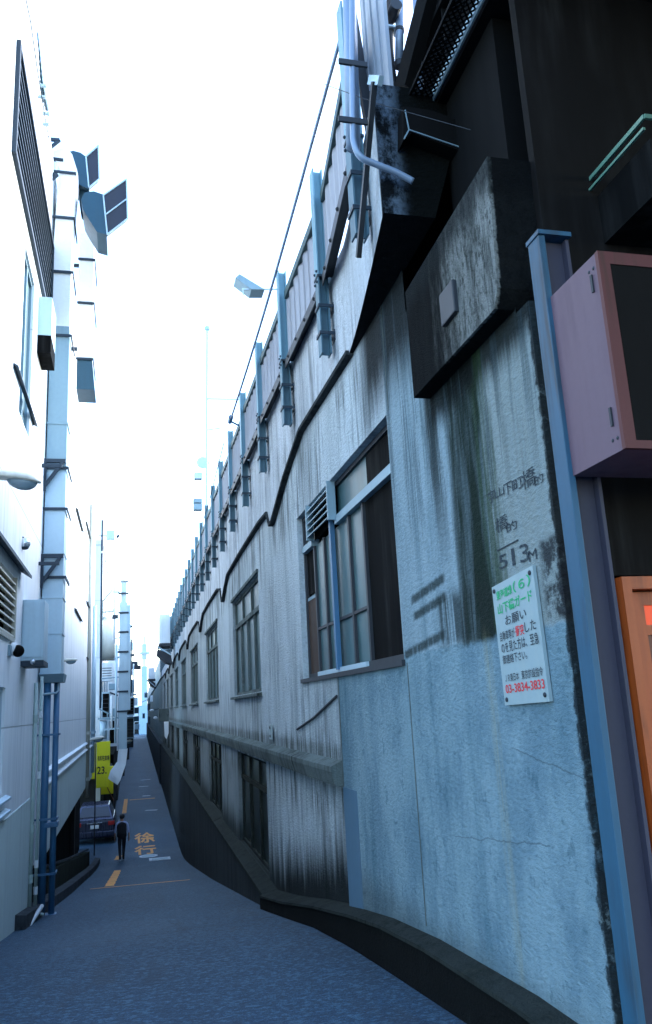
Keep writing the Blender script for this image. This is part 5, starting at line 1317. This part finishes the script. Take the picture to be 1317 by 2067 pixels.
# lower far hall of the viaduct
t = thing('far_viaduct', (2.4, 62, .4), 'dark far continuation of the viaduct wall with sloping teal roof', 'viaduct')
mb = MB()
for (y0, y1) in ((62, 90), (90, 130), (130, 190)):
    mb.hexa([(1.72, y0, .2), (9, y0, .2), (9, y0, 8.0), (1.72, y0, 8.0)], [(1.72, y1, .2), (9, y1, .2), (9, y1, 8.0), (1.72, y1, 8.0)])
mb.build('wall', m_string, t, True)
mb = MB()
for (y0, y1) in ((62, 90), (90, 130), (130, 190)):
    mb.hexa([(1.60, y0, 8.0), (2.0, y0, 8.0), (2.0, y0, 9.7), (1.62, y0, 9.6)], [(1.60, y1, 8.0), (2.0, y1, 8.0), (2.0, y1, 9.7), (1.62, y1, 9.6)])
mb.build('barrier', m_teal_lo, t, True)
mb = MB()
for (y0, y1) in ((62, 90), (90, 130), (130, 190)):
    mb.hexa([(1.50, y0, .1), (1.74, y0, .1), (1.74, y0, 3.3), (1.50, y0, 3.2)], [(1.50, y1, .1), (1.74, y1, .1), (1.74, y1, 3.3), (1.50, y1, 3.2)])
mb.build('plinth', m_plinth, t, True)
# lamp and box hanging on the far wall
p = onX(336, 1472, 1.95)
t = thing('wall_sign', tuple(p), 'white hanging sign box with grey hood on the far viaduct wall', 'sign')
p, q = onY(332, 1457, 29.0), onY(341, 1492, 29.0)
mb = MB(); mb.prism([(p.x, 29, p.z), (q.x, 29, p.z), (q.x, 29, q.z+.2), ((p.x+q.x)/2, 29, q.z), (p.x+.02, 29, q.z+.1)], (0, .3, 0)); mb.build('box', m_white, t)
p, q = onY(321, 1431, 29.4), onY(342, 1455, 29.4)
mb = MB(); mb.box(p.x, q.x, 29.4, 30.0, q.z, p.z, .02); mb.build('hood', m_string, t)
# small lit-less boxes on the far wall
for (px, py, lab) in ((307, 1434, 'small white lamp on the far dark wall'), (314, 1449, 'small white fitting low on the far dark wall')):
    p = onY(px, py, 60); t = thing('wall_lamp', tuple(p), lab, 'lamp')
    MB().ball(p, .12, 1.4, 1, .8, 10).build('globe', m_white, t, smooth=True)
    MB().bar(p, p+Vector((.5, 0, .1)), .05, .05).build('arm', m_steel_dk, t)

# ------------------------------------------------------------------ masts and far tower against the sky
t = thing('catenary_mast', (3.2, 30, 9), 'pale railway mast with loudspeaker horn and boxes behind the barrier', 'mast')
a, b = onY(419, 663, 30), onY(417, 1040, 30)
mb = MB(); mb.tube([b, a], .05, 8); mb.build('pole', m_galv, t)
mb = MB(); mb.ball(a, .12, 1, 1, 1, 8); mb.build('cap', m_farblue, t)
p = onY(410, 934, 30); mb = MB(); mb.tube([p+Vector((0, .25, 0)), p], [.08, .24], 16); mb.build('horn', m_galv, t)
p = onY(401, 960, 30); mb = MB(); mb.box(p.x-.15, p.x+.15, 30, 30.3, p.z-.12, p.z+.14, .02); mb.build('box', m_galv, t)
p = onY(400, 1014, 30); mb = MB(); mb.box(p.x-.16, p.x+.16, 30, 30.3, p.z-.28, p.z-.05); mb.box(p.x-.16, p.x+.16, 30, 30.3, p.z, p.z+.16); mb.build('switch_box', m_galv_dk, t)
p = onY(460, 805, 30); mb = MB(); mb.bar(onY(418, 805, 30), onY(492, 806, 30), .04, .05); mb.bar(onY(418, 868, 30), onY(446, 864, 30), .03, .04); mb.build('cross_arm', m_galv, t)
t = thing('floodlight', tuple(onY(505, 572, 14)), 'flat grey floodlight panel against the white sky left of the cable', 'floodlight')
q = [onY(476, 560, 14), onY(484, 553, 14), onY(535, 584, 14), onY(508, 584, 14)]
MB().prism([tuple(k) for k in q], (0, .35, 0)).build('panel', m_galv_dk, t)
mb = MB(); mb.bar(onY(490, 584, 14), onY(560, 584, 14.2), .03, .03); mb.bar(onY(491, 585, 14), onY(491, 600, 14), .02, .02); mb.build('arm', m_galv, t)
t = thing('far_tower', tuple(onY(292, 1440, 300)), 'slim pale blue tower in the distance above the end of the lane', 'tower')
a, b = onY(292, 1300, 300), onY(292, 1470, 300)
mb = MB(); mb.box(a.x-1.0, a.x+1.0, 300, 302, b.z, onY(292, 1345, 300).z); mb.build('shaft', m_farblue, t)
mb = MB(); mb.box(a.x-.9, a.x+.9, 300, 302, onY(292, 1330, 300).z, onY(292, 1300, 300).z); mb.box(a.x-1.6, a.x+1.8, 299.5, 302.5, onY(292, 1320, 300).z, onY(292, 1316, 300).z); mb.build('head', m_galv, t)
mb = MB(); mb.box(a.x-.6, a.x+.6, 300.3, 301.7, onY(292, 1346, 300).z, onY(292, 1329, 300).z); mb.build('neck', m_pole, t)
mb = MB(); mb.box(a.x-.5, a.x+.5, 300.3, 301.7, onY(292, 1301, 300).z, onY(292, 1284, 300).z); mb.build('tip', m_pole, t)
